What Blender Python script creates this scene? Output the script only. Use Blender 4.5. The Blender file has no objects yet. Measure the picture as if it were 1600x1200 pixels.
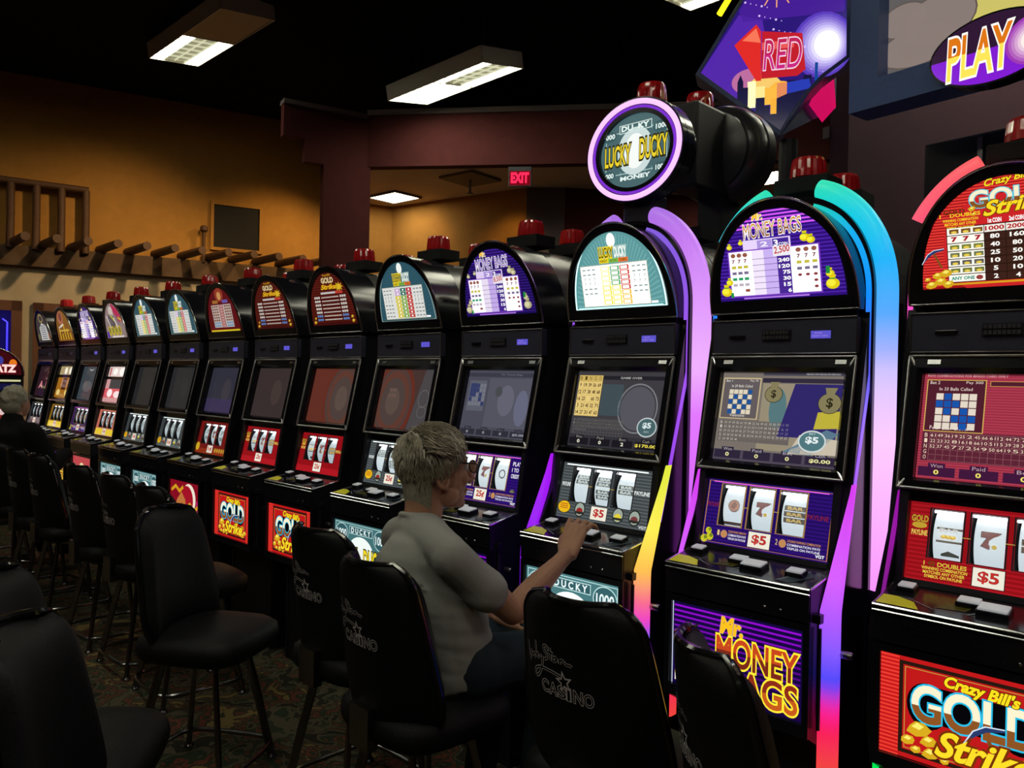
import bpy, bmesh, math, random
from mathutils import Vector, Matrix, Euler
import numpy as np
random.seed(7)
S = bpy.context.scene
COL = S.collection
PI = math.pi

# ------------------------------------------------------------------ camera, world, exposure
CAM_H = 1.62
YAW, PIT, ROLL = 0.7735, 0.0061, 0.0197
cam_d = bpy.data.cameras.new('camera')
cam_d.sensor_width = 36.0
cam_d.lens = 36.0 * 1250 / 1600
cam = bpy.data.objects.new('camera', cam_d)
COL.objects.link(cam)
cam.matrix_world = (Matrix.Translation((0, 0, CAM_H)) @ Matrix.Rotation(YAW, 4, 'Z') @
                    Matrix.Rotation(PI / 2 - PIT, 4, 'X') @ Matrix.Rotation(ROLL, 4, 'Z'))
S.camera = cam
W = bpy.data.worlds.new('world')
S.world = W
W.use_nodes = True
W.node_tree.nodes['Background'].inputs[0].default_value = (0.25, 0.3, 0.5, 1)
W.node_tree.nodes['Background'].inputs[1].default_value = 0.0
S.view_settings.view_transform = 'Standard'
S.view_settings.look = 'None'
S.view_settings.gamma = 1.0
S.view_settings.use_curve_mapping = False
S.view_settings.exposure = 0.0
FIX_STRENGTH = 14.0       # ceiling fluorescents
WARM_WASH = 26.0         # warm wall-wash spots on the ochre wall


# ------------------------------------------------------------------ colours and materials
def s2l(v):
    v = v / 255.0
    return v / 12.92 if v <= 0.04045 else ((v + 0.055) / 1.055) ** 2.4


def C(r, g, b, k=1.0):
    return (s2l(r) * k, s2l(g) * k, s2l(b) * k, 1.0)


MATS = {}


def mat(name, col, rough=0.5, metal=0.0, spec=0.5, coat=0.0, noise=0.12, scale=60, bump=0.0, emit=None, es=0.0,
        trans=0.0, stretch=None):
    if name in MATS:
        return MATS[name]
    m = bpy.data.materials.new(name)
    m.use_nodes = True
    nt = m.node_tree
    b = nt.nodes['Principled BSDF']
    b.inputs['Roughness'].default_value = rough
    b.inputs['Metallic'].default_value = metal
    b.inputs['Specular IOR Level'].default_value = spec
    b.inputs['Coat Weight'].default_value = coat
    b.inputs['Coat Roughness'].default_value = 0.08
    b.inputs['Transmission Weight'].default_value = trans
    tc = nt.nodes.new('ShaderNodeTexCoord')
    n = nt.nodes.new('ShaderNodeTexNoise')
    n.inputs['Scale'].default_value = scale
    n.inputs['Detail'].default_value = 4
    if stretch:
        mp = nt.nodes.new('ShaderNodeMapping')
        mp.inputs['Scale'].default_value = stretch
        nt.links.new(tc.outputs['Object'], mp.inputs[0])
        nt.links.new(mp.outputs[0], n.inputs['Vector'])
    else:
        nt.links.new(tc.outputs['Object'], n.inputs['Vector'])
    mx = nt.nodes.new('ShaderNodeMix')
    mx.data_type = 'RGBA'
    lo = tuple(max(0, c * (1 - noise)) for c in col[:3]) + (1,)
    hi = tuple(c * (1 + noise) for c in col[:3]) + (1,)
    mx.inputs[6].default_value = lo
    mx.inputs[7].default_value = hi
    nt.links.new(n.outputs['Fac'], mx.inputs[0])
    nt.links.new(mx.outputs[2], b.inputs['Base Color'])
    if bump:
        bp = nt.nodes.new('ShaderNodeBump')
        bp.inputs['Strength'].default_value = bump
        bp.inputs['Distance'].default_value = 0.01
        nt.links.new(n.outputs['Fac'], bp.inputs['Height'])
        nt.links.new(bp.outputs[0], b.inputs['Normal'])
    if emit:
        b.inputs['Emission Color'].default_value = emit
        b.inputs['Emission Strength'].default_value = es
    MATS[name] = m
    return m


def lit_mat(name, rough=0.12, spec=0.5, base=0.0, strength=1.0, attr='Col'):
    """print or lamp whose light comes from behind: emission from the print's own colours"""
    if name in MATS:
        return MATS[name]
    m = bpy.data.materials.new(name)
    m.use_nodes = True
    nt = m.node_tree
    b = nt.nodes['Principled BSDF']
    a = nt.nodes.new('ShaderNodeVertexColor')
    a.layer_name = attr
    b.inputs['Base Color'].default_value = (base, base, base, 1)
    b.inputs['Roughness'].default_value = rough
    b.inputs['Specular IOR Level'].default_value = spec
    if strength:
        nt.links.new(a.outputs[0], b.inputs['Emission Color'])
        b.inputs['Emission Strength'].default_value = strength
    else:
        nt.links.new(a.outputs[0], b.inputs['Base Color'])
    MATS[name] = m
    return m


BLACK = mat('black_gloss', (0.011, 0.011, 0.016), 0.16, spec=0.5, noise=0.3, scale=30)
SATIN = mat('black_satin', (0.015, 0.015, 0.022), 0.38, spec=0.4, noise=0.3, scale=80)
MATT = mat('black_matt', (0.012, 0.012, 0.013), 0.75, spec=0.25, noise=0.35, scale=120, bump=0.1)
BARREL = mat('barrel_black', (0.10, 0.10, 0.095), 0.27, spec=0.6, noise=0.25, scale=14)
PANEL = mat('panel_dark', (0.05, 0.05, 0.085), 0.42, spec=0.4, noise=0.2)
CHROME = mat('chrome', (0.85, 0.85, 0.88), 0.20, metal=1.0, noise=0.05)
DCHROME = mat('dark_chrome', (0.80, 0.80, 0.84), 0.30, metal=1.0, noise=0.1)
STEEL = mat('dark_steel', (0.36, 0.36, 0.38), 0.30, metal=1.0, noise=0.2)
REDLENS = mat('red_lens', (0.55, 0.012, 0.016), 0.15, spec=0.6, coat=0.6, noise=0.15, scale=25)
YELLOW = mat('sticker_yellow', C(205, 195, 40), 0.5, noise=0.2, scale=90)
OLIVE = mat('sticker_olive', C(140, 128, 50), 0.5, noise=0.3, scale=120)
LIT = lit_mat('backlit_print')
SCREEN = lit_mat('screen_image', rough=0.10, spec=0.5)
PRINT = lit_mat('printed_ink', rough=0.45, spec=0.3, strength=0.0)
LEDM = lit_mat('led_diffuser', rough=0.35, spec=0.4, base=0.05)
REELM = lit_mat('reel_strip', rough=0.5, spec=0.2, base=0.6, strength=0.8)
CAPM = mat('button_cap', (0.55, 0.55, 0.55), 0.3, emit=(0.9, 0.95, 1, 1), es=0.22, noise=0.06)


# ------------------------------------------------------------------ mesh building
def tag(o, label=None, cat=None, group=None, kind=None):
    if label: o['label'] = label
    if cat: o['category'] = cat
    if group: o['group'] = group
    if kind: o['kind'] = kind
    return o


def link(name, me, parent=None, loc=None, rot=None):
    o = bpy.data.objects.new(name, me)
    COL.objects.link(o)
    if parent: o.parent = parent
    if loc: o.location = loc
    if rot: o.rotation_euler = rot
    return o


def empty(name, loc, rz=0, **kw):
    o = bpy.data.objects.new(name, None)
    COL.objects.link(o)
    o.location = loc
    o.rotation_euler = (0, 0, rz)
    o.empty_display_size = 0.1
    return tag(o, **kw)


class MB:
    def __init__(s):
        s.v, s.f, s.m = [], [], []

    def add(s, vs, fs, mi=0):
        k = len(s.v)
        s.v += [tuple(p) for p in vs]
        for f in fs:
            s.f.append([i + k for i in f]); s.m.append(mi)
        return s

    def box(s, x0, x1, y0, y1, z0, z1, mi=0, bev=0.0):
        if bev <= 0:
            vs = [(x, y, z) for x in (x0, x1) for y in (y0, y1) for z in (z0, z1)]
            return s.add(vs, [(0, 1, 3, 2), (4, 6, 7, 5), (0, 4, 5, 1), (2, 3, 7, 6), (0, 2, 6, 4), (1, 5, 7, 3)], mi)
        bm = bmesh.new()
        bmesh.ops.create_cube(bm, size=1.0, matrix=Matrix.Translation(((x0 + x1) / 2, (y0 + y1) / 2, (z0 + z1) / 2)) @ Matrix.Diagonal((x1 - x0, y1 - y0, z1 - z0, 1)))
        bmesh.ops.bevel(bm, geom=bm.edges[:], offset=bev, segments=2, affect='EDGES', profile=0.6)
        bm.verts.ensure_lookup_table()
        s.add([v.co for v in bm.verts], [[v.index for v in f.verts] for f in bm.faces], mi)
        bm.free()
        return s

    def prism(s, prof, x0, x1, mi=0, axis=0):
        """closed profile [(y,z)...] extruded along x (axis=0); axis=1: profile (x,z) along y"""
        n = len(prof)
        if axis == 0:
            vs = [(x0, a, b) for a, b in prof] + [(x1, a, b) for a, b in prof]
        else:
            vs = [(a, x0, b) for a, b in prof] + [(a, x1, b) for a, b in prof]
        fs = [list(range(n)), list(range(2 * n - 1, n - 1, -1))] + [(i, i + n, (i + 1) % n + n, (i + 1) % n) for i in range(n)]
        return s.add(vs, fs, mi)

    def ringband(s, outer, inner, y0, y1, mi=0, closed=False):
        """flat band between two equal-length outlines in (x,z), from depth y0 to y1"""
        n = len(outer)
        vs = []
        for y in (y0, y1):
            vs += [(a, y, b) for a, b in outer] + [(a, y, b) for a, b in inner]
        fs = []
        rng = range(n if closed else n - 1)
        for i in rng:
            j = (i + 1) % n
            fs += [(i, j, j + n, i + n), (2 * n + i, 3 * n + i, 3 * n + j, 2 * n + j),
                   (i, 2 * n + i, 2 * n + j, j), (n + i, n + j, 3 * n + j, 3 * n + i)]
        if not closed:
            for i in (0, n - 1):
                fs.append((i, n + i, 3 * n + i, 2 * n + i))
        return s.add(vs, fs, mi)

    def tube(s, pts, r, n=10, mi=0, closed=False, cap=True, up=None):
        pts = [Vector(p) for p in pts]
        k = len(pts)
        rr = r if isinstance(r, (list, tuple)) else [r] * k
        vs = []
        u = Vector(up) if up else None
        for i, p in enumerate(pts):
            a = pts[(i - 1) % k] if (i or closed) else p
            b = pts[(i + 1) % k] if (i < k - 1 or closed) else p
            t = (b - a).normalized()
            if u is None:
                u = t.orthogonal()
            u = (u - t * u.dot(t))
            if u.length < 1e-6: u = t.orthogonal()
            u.normalize()
            w = t.cross(u)
            q = rr[i]
            ra, rb = q if isinstance(q, (tuple, list)) else (q, q)
            for j in range(n):
                an = 2 * PI * j / n
                vs.append(p + u * (ra * math.cos(an)) + w * (rb * math.sin(an)))
        fs = []
        for i in range(k if closed else k - 1):
            i2 = (i + 1) % k
            for j in range(n):
                j2 = (j + 1) % n
                fs.append((i * n + j, i * n + j2, i2 * n + j2, i2 * n + j))
        if cap and not closed:
            fs += [list(range(n - 1, -1, -1)), list(range((k - 1) * n, k * n))]
        return s.add(vs, fs, mi)

    def lathe(s, prof, n=24, mi=0, c=(0, 0, 0), flute=0.0, axis='z'):
        vs, fs = [], []
        for r, z in prof:
            for j in range(n):
                a = 2 * PI * j / n
                q = r * (1 + (flute if j % 2 else 0))
                p = (q * math.cos(a), q * math.sin(a), z) if axis == 'z' else (q * math.cos(a), z, q * math.sin(a))
                vs.append((p[0] + c[0], p[1] + c[1], p[2] + c[2]))
        for i in range(len(prof) - 1):
            for j in range(n):
                j2 = (j + 1) % n
                fs.append((i * n + j, i * n + j2, (i + 1) * n + j2, (i + 1) * n + j))
        fs += [list(range(n - 1, -1, -1)), list(range((len(prof) - 1) * n, len(prof) * n))]
        return s.add(vs, fs, mi)

    def ball(s, c, r, mi=0, nu=14, nv=10, M=None):
        """ellipsoid, r = (rx,ry,rz), optional 3x3 rotation"""
        r = r if isinstance(r, (tuple, list)) else (r, r, r)
        vs, fs = [], []
        for i in range(nv + 1):
            t = PI * i / nv
            for j in range(nu):
                a = 2 * PI * j / nu
                p = Vector((r[0] * math.sin(t) * math.cos(a), r[1] * math.sin(t) * math.sin(a), r[2] * math.cos(t)))
                if M: p = M @ p
                vs.append(p + Vector(c))
        for i in range(nv):
            for j in range(nu):
                j2 = (j + 1) % nu
                fs.append((i * nu + j, (i + 1) * nu + j, (i + 1) * nu + j2, i * nu + j2))
        return s.add(vs, fs, mi)

    def grid(s, fn, nu, nv, mi=0, wrap=False):
        vs = [fn(i / nu, j / nv) for j in range(nv + 1) for i in range(nu + 1)]
        fs = [(j * (nu + 1) + i, j * (nu + 1) + i + 1, (j + 1) * (nu + 1) + i + 1, (j + 1) * (nu + 1) + i) for j in range(nv) for i in range(nu)]
        return s.add(vs, fs, mi)

    def mesh(s, name, mats, smooth=False, angle=None):
        me = bpy.data.meshes.new(name)
        me.from_pydata(s.v, [], s.f)
        for m in (mats if isinstance(mats, (list, tuple)) else [mats]):
            me.materials.append(m)
        me.polygons.foreach_set('material_index', s.m)
        bm = bmesh.new()
        bm.from_mesh(me)
        bmesh.ops.remove_doubles(bm, verts=bm.verts, dist=1e-6)
        bmesh.ops.recalc_face_normals(bm, faces=bm.faces)
        if smooth:
            an = math.radians(angle or 40)
            for f in bm.faces: f.smooth = True
            for e in bm.edges:
                if len(e.link_faces) == 2 and e.calc_face_angle(0) > an: e.smooth = False
        bm.to_mesh(me)
        bm.free()
        return me

    def build(s, name, mats, parent=None, smooth=False, angle=None, loc=None, rot=None):
        return link(name, s.mesh(name, mats, smooth, angle), parent, loc, rot)


CACHE = {}


def shared(name, key, mats, parent, fn, smooth=False, angle=None, loc=None, rot=None):
    """the same mesh data for alike pieces"""
    if key not in CACHE:
        CACHE[key] = fn().mesh(name, mats, smooth, angle)
    return link(name, CACHE[key], parent, loc, rot)


# ------------------------------------------------------------------ flat print
GLY = {}


def glyphs(txt, bold=0.0, shear=0.0, res=2):
    k = (txt, bold, shear, res)
    if k in GLY: return GLY[k]
    cu = bpy.data.curves.new('lettering', 'FONT')
    cu.body = txt
    cu.resolution_u = res
    cu.offset = bold
    cu.shear = shear
    ob = bpy.data.objects.new('lettering', cu)
    me = ob.to_mesh()
    vs = [(v.co.x, v.co.y) for v in me.vertices]
    fs = [tuple(p.vertices) for p in me.polygons]
    ob.to_mesh_clear()
    bpy.data.objects.remove(ob)
    bpy.data.curves.remove(cu)
    GLY[k] = (vs, fs)
    return GLY[k]


def clip_y(P, lim, keep_below):
    """part of a convex outline below or above a height"""
    out = []
    for p, q in zip(P, P[1:] + P[:1]):
        a, b = (p[1] <= lim) == keep_below, (q[1] <= lim) == keep_below
        if a: out.append(p)
        if a != b:
            t = (lim - p[1]) / (q[1] - p[1])
            out.append((p[0] + t * (q[0] - p[0]), lim))
    return out


class Art:
    EPS = 0.00022

    def __init__(s, fn):
        s.fn, s.v, s.f, s.c = fn, [], [], []

    def put(s, pts, faces, col, l):
        k = len(s.v)
        s.v += [s.fn(a, b, l * Art.EPS) for a, b in pts]
        for f in faces:
            s.f.append([i + k for i in f]); s.c.append(col)

    def poly(s, pts, col, l=1):
        s.put(pts, [list(range(len(pts)))], col, l)

    def rect(s, x0, y0, x1, y1, col, l=1):
        s.poly([(x0, y0), (x1, y0), (x1, y1), (x0, y1)], col, l)

    def frame(s, x0, y0, x1, y1, t, col, l=1):
        s.rect(x0, y0, x1, y0 + t, col, l); s.rect(x0, y1 - t, x1, y1, col, l)
        s.rect(x0, y0, x0 + t, y1, col, l); s.rect(x1 - t, y0, x1, y1, col, l)

    def ell(s, cx, cy, rx, ry, col, l=1, n=24):
        s.poly([(cx + rx * math.cos(2 * PI * i / n), cy + ry * math.sin(2 * PI * i / n)) for i in range(n)], col, l)

    def ring(s, cx, cy, rx, ry, t, col, l=1, n=32, a0=0, a1=2 * PI):
        P = [(cx + rx * math.cos(a0 + (a1 - a0) * i / n), cy + ry * math.sin(a0 + (a1 - a0) * i / n)) for i in range(n + 1)]
        Q = [(cx + (rx - t) * math.cos(a0 + (a1 - a0) * i / n), cy + (ry - t) * math.sin(a0 + (a1 - a0) * i / n)) for i in range(n + 1)]
        s.put(P + Q, [(i, i + 1, i + n + 2, i + n + 1) for i in range(n)], col, l)

    def line(s, pts, w, col, l=1):
        for (a, b), (c, d) in zip(pts, pts[1:]):
            dx, dy = c - a, d - b
            q = math.hypot(dx, dy) or 1
            nx, ny = -dy / q * w / 2, dx / q * w / 2
            ex, ey = dx / q * w * .3, dy / q * w * .3
            s.poly([(a + nx - ex, b + ny - ey), (a - nx - ex, b - ny - ey), (c - nx + ex, d - ny + ey), (c + nx + ex, d + ny + ey)], col, l)

    def text(s, x0, y0, x1, y1, txt, col, l=2, bold=0.0, out=None, ow=0.04, shear=0.0, skew=0.0, prop=False, low=None, cut=.5):
        """low: colour of the lettering below the cut height"""
        res = 5 if y1 - y0 > .025 else 2
        vs, fs = glyphs(txt, bold, shear, res)
        if not vs: return
        ax = min(p[0] for p in vs); bx = max(p[0] for p in vs)
        ay = min(p[1] for p in vs); by = max(p[1] for p in vs)
        kx, ky = (x1 - x0) / max(bx - ax, 1e-6), (y1 - y0) / max(by - ay, 1e-6)
        if prop:
            kx = min(kx, ky); xo = (x0 + x1) / 2 - kx * (bx - ax) / 2
        else: xo = x0

        def T(p):
            X = xo + (p[0] - ax) * kx
            return (X, y0 + (p[1] - ay) * ky + skew * (X - x0))
        if out:
            v2, f2 = glyphs(txt, bold + ow, shear, res)
            s.put([T(p) for p in v2], f2, out, l)
            l += 1
        if low:
            lim = ay + (by - ay) * cut
            for f in fs:
                P = [vs[i] for i in f]
                for kb, cc in ((True, low), (False, col)):
                    Q = clip_y(P, lim, kb)
                    if len(Q) > 2: s.poly([T(p) for p in Q], cc, l)
            return
        s.put([T(p) for p in vs], fs, col, l)

    def mesh(s, name, m):
        me = bpy.data.meshes.new(name)
        me.from_pydata([tuple(p) for p in s.v], [], s.f)
        me.materials.append(m)
        at = me.color_attributes.new('Col', 'FLOAT_COLOR', 'CORNER')
        buf = []
        for p, c in zip(me.polygons, s.c):
            buf += list(c) * p.loop_total
        at.data.foreach_set('color', buf)
        return me

    def build(s, name, m, parent=None):
        return link(name, s.mesh(name, m), parent)


def plane_fn(o, ux, uy):
    o, ux, uy = Vector(o), Vector(ux).normalized(), Vector(uy).normalized()
    n = ux.cross(uy)
    return lambda a, b, l: o + ux * a + uy * b + n * l


def vcol_mesh(mb, name, mats, colfn, smooth=True):
    """mesh with a colour attribute from position (lamps whose light changes along their length)"""
    me = mb.mesh(name, mats, smooth)
    at = me.color_attributes.new('Col', 'FLOAT_COLOR', 'CORNER')
    buf = []
    for p in me.polygons:
        for vi in p.vertices:
            buf += list(colfn(me.vertices[vi].co))
    at.data.foreach_set('color', buf)
    return me


def ramp(stops, t):
    if t <= stops[0][0]: return stops[0][1]
    for (a, ca), (b, cb) in zip(stops, stops[1:]):
        if t <= b:
            k = (t - a) / (b - a)
            return tuple(ca[i] + (cb[i] - ca[i]) * k for i in range(4))
    return stops[-1][1]

# ------------------------------------------------------------------ slot machines: shapes
FY = 2.5368           # the plane of the machine faces
MX = [-(0.5637 + 0.66 * i) for i in range(14)]


def arch(hw, zb, H, n=40, p=2.15, lo=0.0):
    """outline of a half-oval topper, left foot to right foot"""
    P = []
    for i in range(n + 1):
        t = PI * (1 - i / n)
        c, s_ = math.cos(t), math.sin(t)
        P.append((hw * math.copysign(abs(c) ** (2 / p), c), zb + H * abs(s_) ** (2 / p)))
    if lo:
        P = [(-hw, zb - lo)] + P + [(hw, zb - lo)]
    return P


SIDE = [(-.15, 0), (-.15, .52), (-.285, .60), (-.288, .93), (-.288, 1.030), (-.13, 1.062), (-.088, 1.33), (.006, 1.712), (.006, 1.862), (.34, 1.862), (.34, 0)]


def f_cabinet():
    m = MB()
    for sx in (-1, 1):
        a, b = sorted((sx * .222, sx * .244))
        m.prism(SIDE, a, b)
    m.box(-.222, .222, .04, .34, .55, 1.862)                 # back of the cabinet
    m.box(-.222, .222, -.27, .04, .60, .925)                 # belly box
    m.box(-.222, .222, .030, .05, 1.30, 1.86)
    m.box(-.235, .235, -.145, .34, 0.0, .60)                 # plinth
    m.box(-.25, .25, -.12, .30, 0.0, .05)
    return m


def f_deck():
    m = MB()
    m.prism([(-.2935, .935), (-.2935, 1.026), (-.288, 1.034), (-.133, 1.060), (-.10, 1.060), (-.10, .935)], -.242, .242)
    m.box(-.17, -.10, -.2945, -.293, .985, .990)
    m.box(-.15, -.09, -.2945, -.293, .970, .974)
    return m


def f_decktrim():
    m = MB()
    for z, r in ((1.030, .0045), (1.016, .003)):
        m.tube([(-.243, -.2945, z), (.243, -.2945, z)], r, 6)
    m.tube([(.243, -.2945, 1.030), (.2435, -.135, 1.058)], .004, 6)
    m.tube([(-.243, -.2945, 1.030), (-.2435, -.135, 1.058)], .004, 6)
    return m


def f_belly():
    m = MB()
    m.ringband([(-.244, .60), (-.244, .928), (.244, .928), (.244, .60)], [(-.2245, .636), (-.2245, .908), (.2245, .908), (.2245, .636)], -.2915, -.265, closed=True)
    return m


def slant(y0, z0, y1, z1):
    d = Vector((0, y1 - y0, z1 - z0)); L = d.length
    return plane_fn((0, y0, z0), (1, 0, 0), d), L


def band_on(fn, outer, inner, d0, d1, m=None, mi=0):
    """frame between two rectangles on a slanted plane; d = height above the plane"""
    m = m or MB()
    (a0, b0, a1, b1), (c0, e0, c1, e1) = outer, inner
    O = [(a0, b0), (a1, b0), (a1, b1), (a0, b1)]
    I = [(c0, e0), (c1, e0), (c1, e1), (c0, e1)]
    E = 1 / Art.EPS if False else 1
    vs = [fn(a, b, d1[0]) for a, b in O] + [fn(a, b, d1[1]) for a, b in I] + [fn(a, b, d0) for a, b in O] + [fn(a, b, d0) for a, b in I]
    fs = []
    for i in range(4):
        j = (i + 1) % 4
        fs += [(i, j, j + 4, i + 4), (i, i + 8, j + 8, j), (i + 4, j + 4, j + 12, i + 12), (i + 8, i + 12, j + 12, j + 8)]
    return m.add(vs, fs, mi)


SCR_FN, SCR_L = slant(-.0588, 1.358, .0085, 1.658)
BEZ_FN, BEZ_L = slant(-.0905, 1.330, -.006, 1.710)
REEL_FN, REEL_L = slant(-.1150, 1.077, -.0640, 1.290)


def f_bezel():
    m = MB()
    L = BEZ_L
    band_on(BEZ_FN, (-.252, 0, .252, L), (-.228, .022, .228, L - .036), -.03, (.004, .012), m)
    band_on(BEZ_FN, (-.228, .022, .228, L - .036), (-.216, .030, .216, L - .050), -.035, (.012, -.004), m)
    return m


def f_bezel_trim():
    m = MB()
    L = BEZ_L
    q = lambda a, b: BEZ_FN(a, b, .006)
    for p in (((-.252, 0), (.252, 0)), ((.252, 0), (.252, L)), ((-.252, L), (.252, L)), ((-.252, 0), (-.252, L))):
        m.tube([q(*p[0]), q(*p[1])], .0045, 6)
    for sx in (-1, 1):                                        # corner clips
        m.tube([q(sx * .25, L), q(sx * .229, L - .04)], .004, 6)
        m.tube([q(sx * .25, 0), q(sx * .229, .03)], .005, 6)
    for a in (-.2, 0.19):
        m.add([BEZ_FN(a, L - .012, .0125), BEZ_FN(a + .035, L - .012, .0125), BEZ_FN(a + .035, L - .026, .0135), BEZ_FN(a, L - .026, .0135)], [(0, 1, 2, 3)])
    return m


REEL_W = .445
RW = [(.13, .315), (.362, .55), (.60, .795)]                 # reel windows across the plate
RV = (.305, .93)


def f_reelbox():
    """dark housing behind the reel plate, open to the front"""
    m = MB()
    fn, L = REEL_FN, REEL_L
    x = lambda u: (u - .5) * REEL_W
    for u0, u1 in RW:
        a0, a1, b0, b1 = x(u0), x(u1), RV[0] * L, RV[1] * L
        for (p, q) in (((a0, b0), (a1, b0)), ((a1, b0), (a1, b1)), ((a1, b1), (a0, b1)), ((a0, b1), (a0, b0))):
            m.add([fn(*p, 0), fn(*q, 0), fn(*q, -.10), fn(*p, -.10)], [(0, 1, 2, 3)])
        m.add([fn(a0, b0, -.1), fn(a1, b0, -.1), fn(a1, b1, -.1), fn(a0, b1, -.1)], [(0, 1, 2, 3)])
    return m


REEL_R = .105
REEL_FNS = []


def reel_fn(k):
    u0, u1 = RW[k]
    xc = ((u0 + u1) / 2 - .5) * REEL_W
    bc = (RV[0] + RV[1]) / 2 * REEL_L
    c = REEL_FN(xc + .004, bc, -REEL_R - .008)
    ux = Vector((1, 0, 0))
    uy = (REEL_FN(0, 1, 0) - REEL_FN(0, 0, 0)).normalized()
    n = ux.cross(uy)

    def f(a, b, l):
        t = b / REEL_R
        return c + ux * a + (uy * math.sin(t) + n * math.cos(t)) * (REEL_R + l)
    return f


def f_reelframe():
    m = MB()
    fn, L = REEL_FN, REEL_L
    w = REEL_W / 2
    band_on(fn, (-.247, -.018, .247, L + .040), (-w, 0, w, L), -.03, (.010, .003), m)
    return m


def f_panel():
    return MB().box(-.252, .252, -.012, .02, 1.722, 1.836, bev=.004)


def f_paneltrim():
    m = MB()
    for a, b in (((-.252, 1.722), (.252, 1.722)), ((.252, 1.722), (.252, 1.836)), ((.252, 1.836), (-.252, 1.836)), ((-.252, 1.836), (-.252, 1.722))):
        m.tube([(a[0], -.0125, a[1]), (b[0], -.0125, b[1])], .0028, 6)
    return m


def f_keypad():
    m = MB().box(-.062, .038, -.016, -.01, 1.766, 1.802)
    for r in range(2):
        for k in range(8):
            x = -.058 + k * .0115
            m.box(x, x + .009, -.019, -.015, 1.787 - r * .017, 1.799 - r * .017, 1)
    return m


def lean(p):
    """the toppers lean out over the player"""
    x, y, z = p
    return (x, y - .24 * max(0, z - 1.862) * max(0, 1 - max(0, y) / .34), z)


def leaned(m):
    m.v = [lean(p) for p in m.v]
    return m


TOP_OUT = arch(.2575, 1.880, .345, lo=.020, p=2.05)
TOP_IN = arch(.222, 1.905, .304, lo=.004, p=2.05)


def f_toppershell():
    m = MB()
    m.ringband(TOP_OUT, [(a * .925, max(b - .0, 1.862) if b < 1.88 else 1.88 + (b - 1.88) * .905) for a, b in TOP_OUT], -.010, .150)
    B = [(a * .975, 1.862 + (b - 1.862) * .975) for a, b in TOP_OUT]
    m.prism(B, .0, .345, 1, axis=1)
    m.box(-.2385, .2385, -.012, .01, 1.862, 1.903)           # black lower strip
    return leaned(m)


def f_toppertrim():
    m = MB()
    m.tube([(a, -.0105, b) for a, b in TOP_OUT], .0032, 6)
    m.tube([(-.2575, -.0105, 1.862), (.2575, -.0105, 1.862)], .003, 6)
    return leaned(m)


def f_toppershoulder():
    """the smoother inner ring around the glass"""
    m = MB()
    I = [(a, b) for a, b in TOP_IN]
    O = [(a * .985, 1.862 + (b - 1.862) * .985) for a, b in TOP_OUT]
    n = len(I)
    vs = [(a, -.0115, b) for a, b in O] + [(a, -.002, b) for a, b in I]
    m.add(vs, [(i, i + 1, i + 1 + n, i + n) for i in range(n - 1)])
    return leaned(m)


def f_beaconbox():
    return MB().box(-.095, .095, .11, .24, 2.225, 2.279, bev=.004)


def f_beacon():
    m = MB()
    m.lathe([(.054, 0), (.063, .004), (.061, .03), (.057, .062), (.052, .072), (.03, .078), (.0, .079)], 36, c=(0, .175, 2.279), flute=-.05)
    return m


def f_lock():
    m = MB()
    m.lathe([(.012, 0), (.012, .03), (.009, .034), (.0, .034)], 12, c=(0, 0, 0), axis='z')
    return m


def f_hinge():
    m = MB()
    m.box(.244, .262, -.262, -.235, .93, .955)
    m.tube([(.256, -.25, .915), (.256, -.25, .62)], .006, 8)
    return m


def f_screw():
    return MB().lathe([(.005, 0), (.0035, .002), (0, .0025)], 8)


def f_barrel_rear():
    m = MB()
    B = [(a * .975, 1.862 + (b - 1.862) * .975) for a, b in TOP_OUT]
    m.prism(B, .352, .70, 1, axis=1)
    return m


def f_cab_rear():
    m = MB()
    m.prism([(.352, 0), (.352, 1.862), (.70, 1.862), (.70, 1.71), (.78, 1.33), (.98, 1.03), (.98, .60), (.84, .52), (.84, 0)], -.244, .244)
    return m


# light frame of the three tall-lit machines
def f_rib():
    m = MB()
    O = arch(.284, 1.905, .345, lo=1.35)
    I = arch(.268, 1.905, .330, lo=1.35)
    m.ringband(O, I, .035, .115)
    for sx in (-1, 1):
        a, b = sorted((sx * .246, sx * .292))
        m.prism([(-.15, .50), (-.20, .56), (-.235, .66), (-.235, .95), (-.10, 1.20), (-.01, 1.66), (.04, 1.90), (.33, 1.90), (.33, .0), (-.12, .0)], a + (.0 if sx > 0 else .018), b - (.018 if sx > 0 else 0))
    return m


def half_arch(sx, hw, zb, H, z0, gap, n=26, p=2.1):
    P = [(sx * hw, z0 + (zb - z0) * i / 16) for i in range(16)]
    for i in range(n + 1):
        t = (PI / 2 - gap) * i / n
        P.append((sx * hw * math.cos(t) ** (2 / p), zb + H * math.sin(t) ** (2 / p)))
    return P


def f_tube(sx):
    m = MB()
    # the near side has the whole upright tube; on the other side only the curved end, the neighbour's tube stands there
    P = half_arch(sx, .304, 1.905, .378, .98 if sx > 0 else 1.905, .26 if sx > 0 else .30)
    if sx < 0: P = [p for p in P if p[1] > 2.12]
    m.tube([(a, .085, b) for a, b in P], [(.034, .040)] * len(P), 14, up=(sx, 0, 0))
    return m


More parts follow.
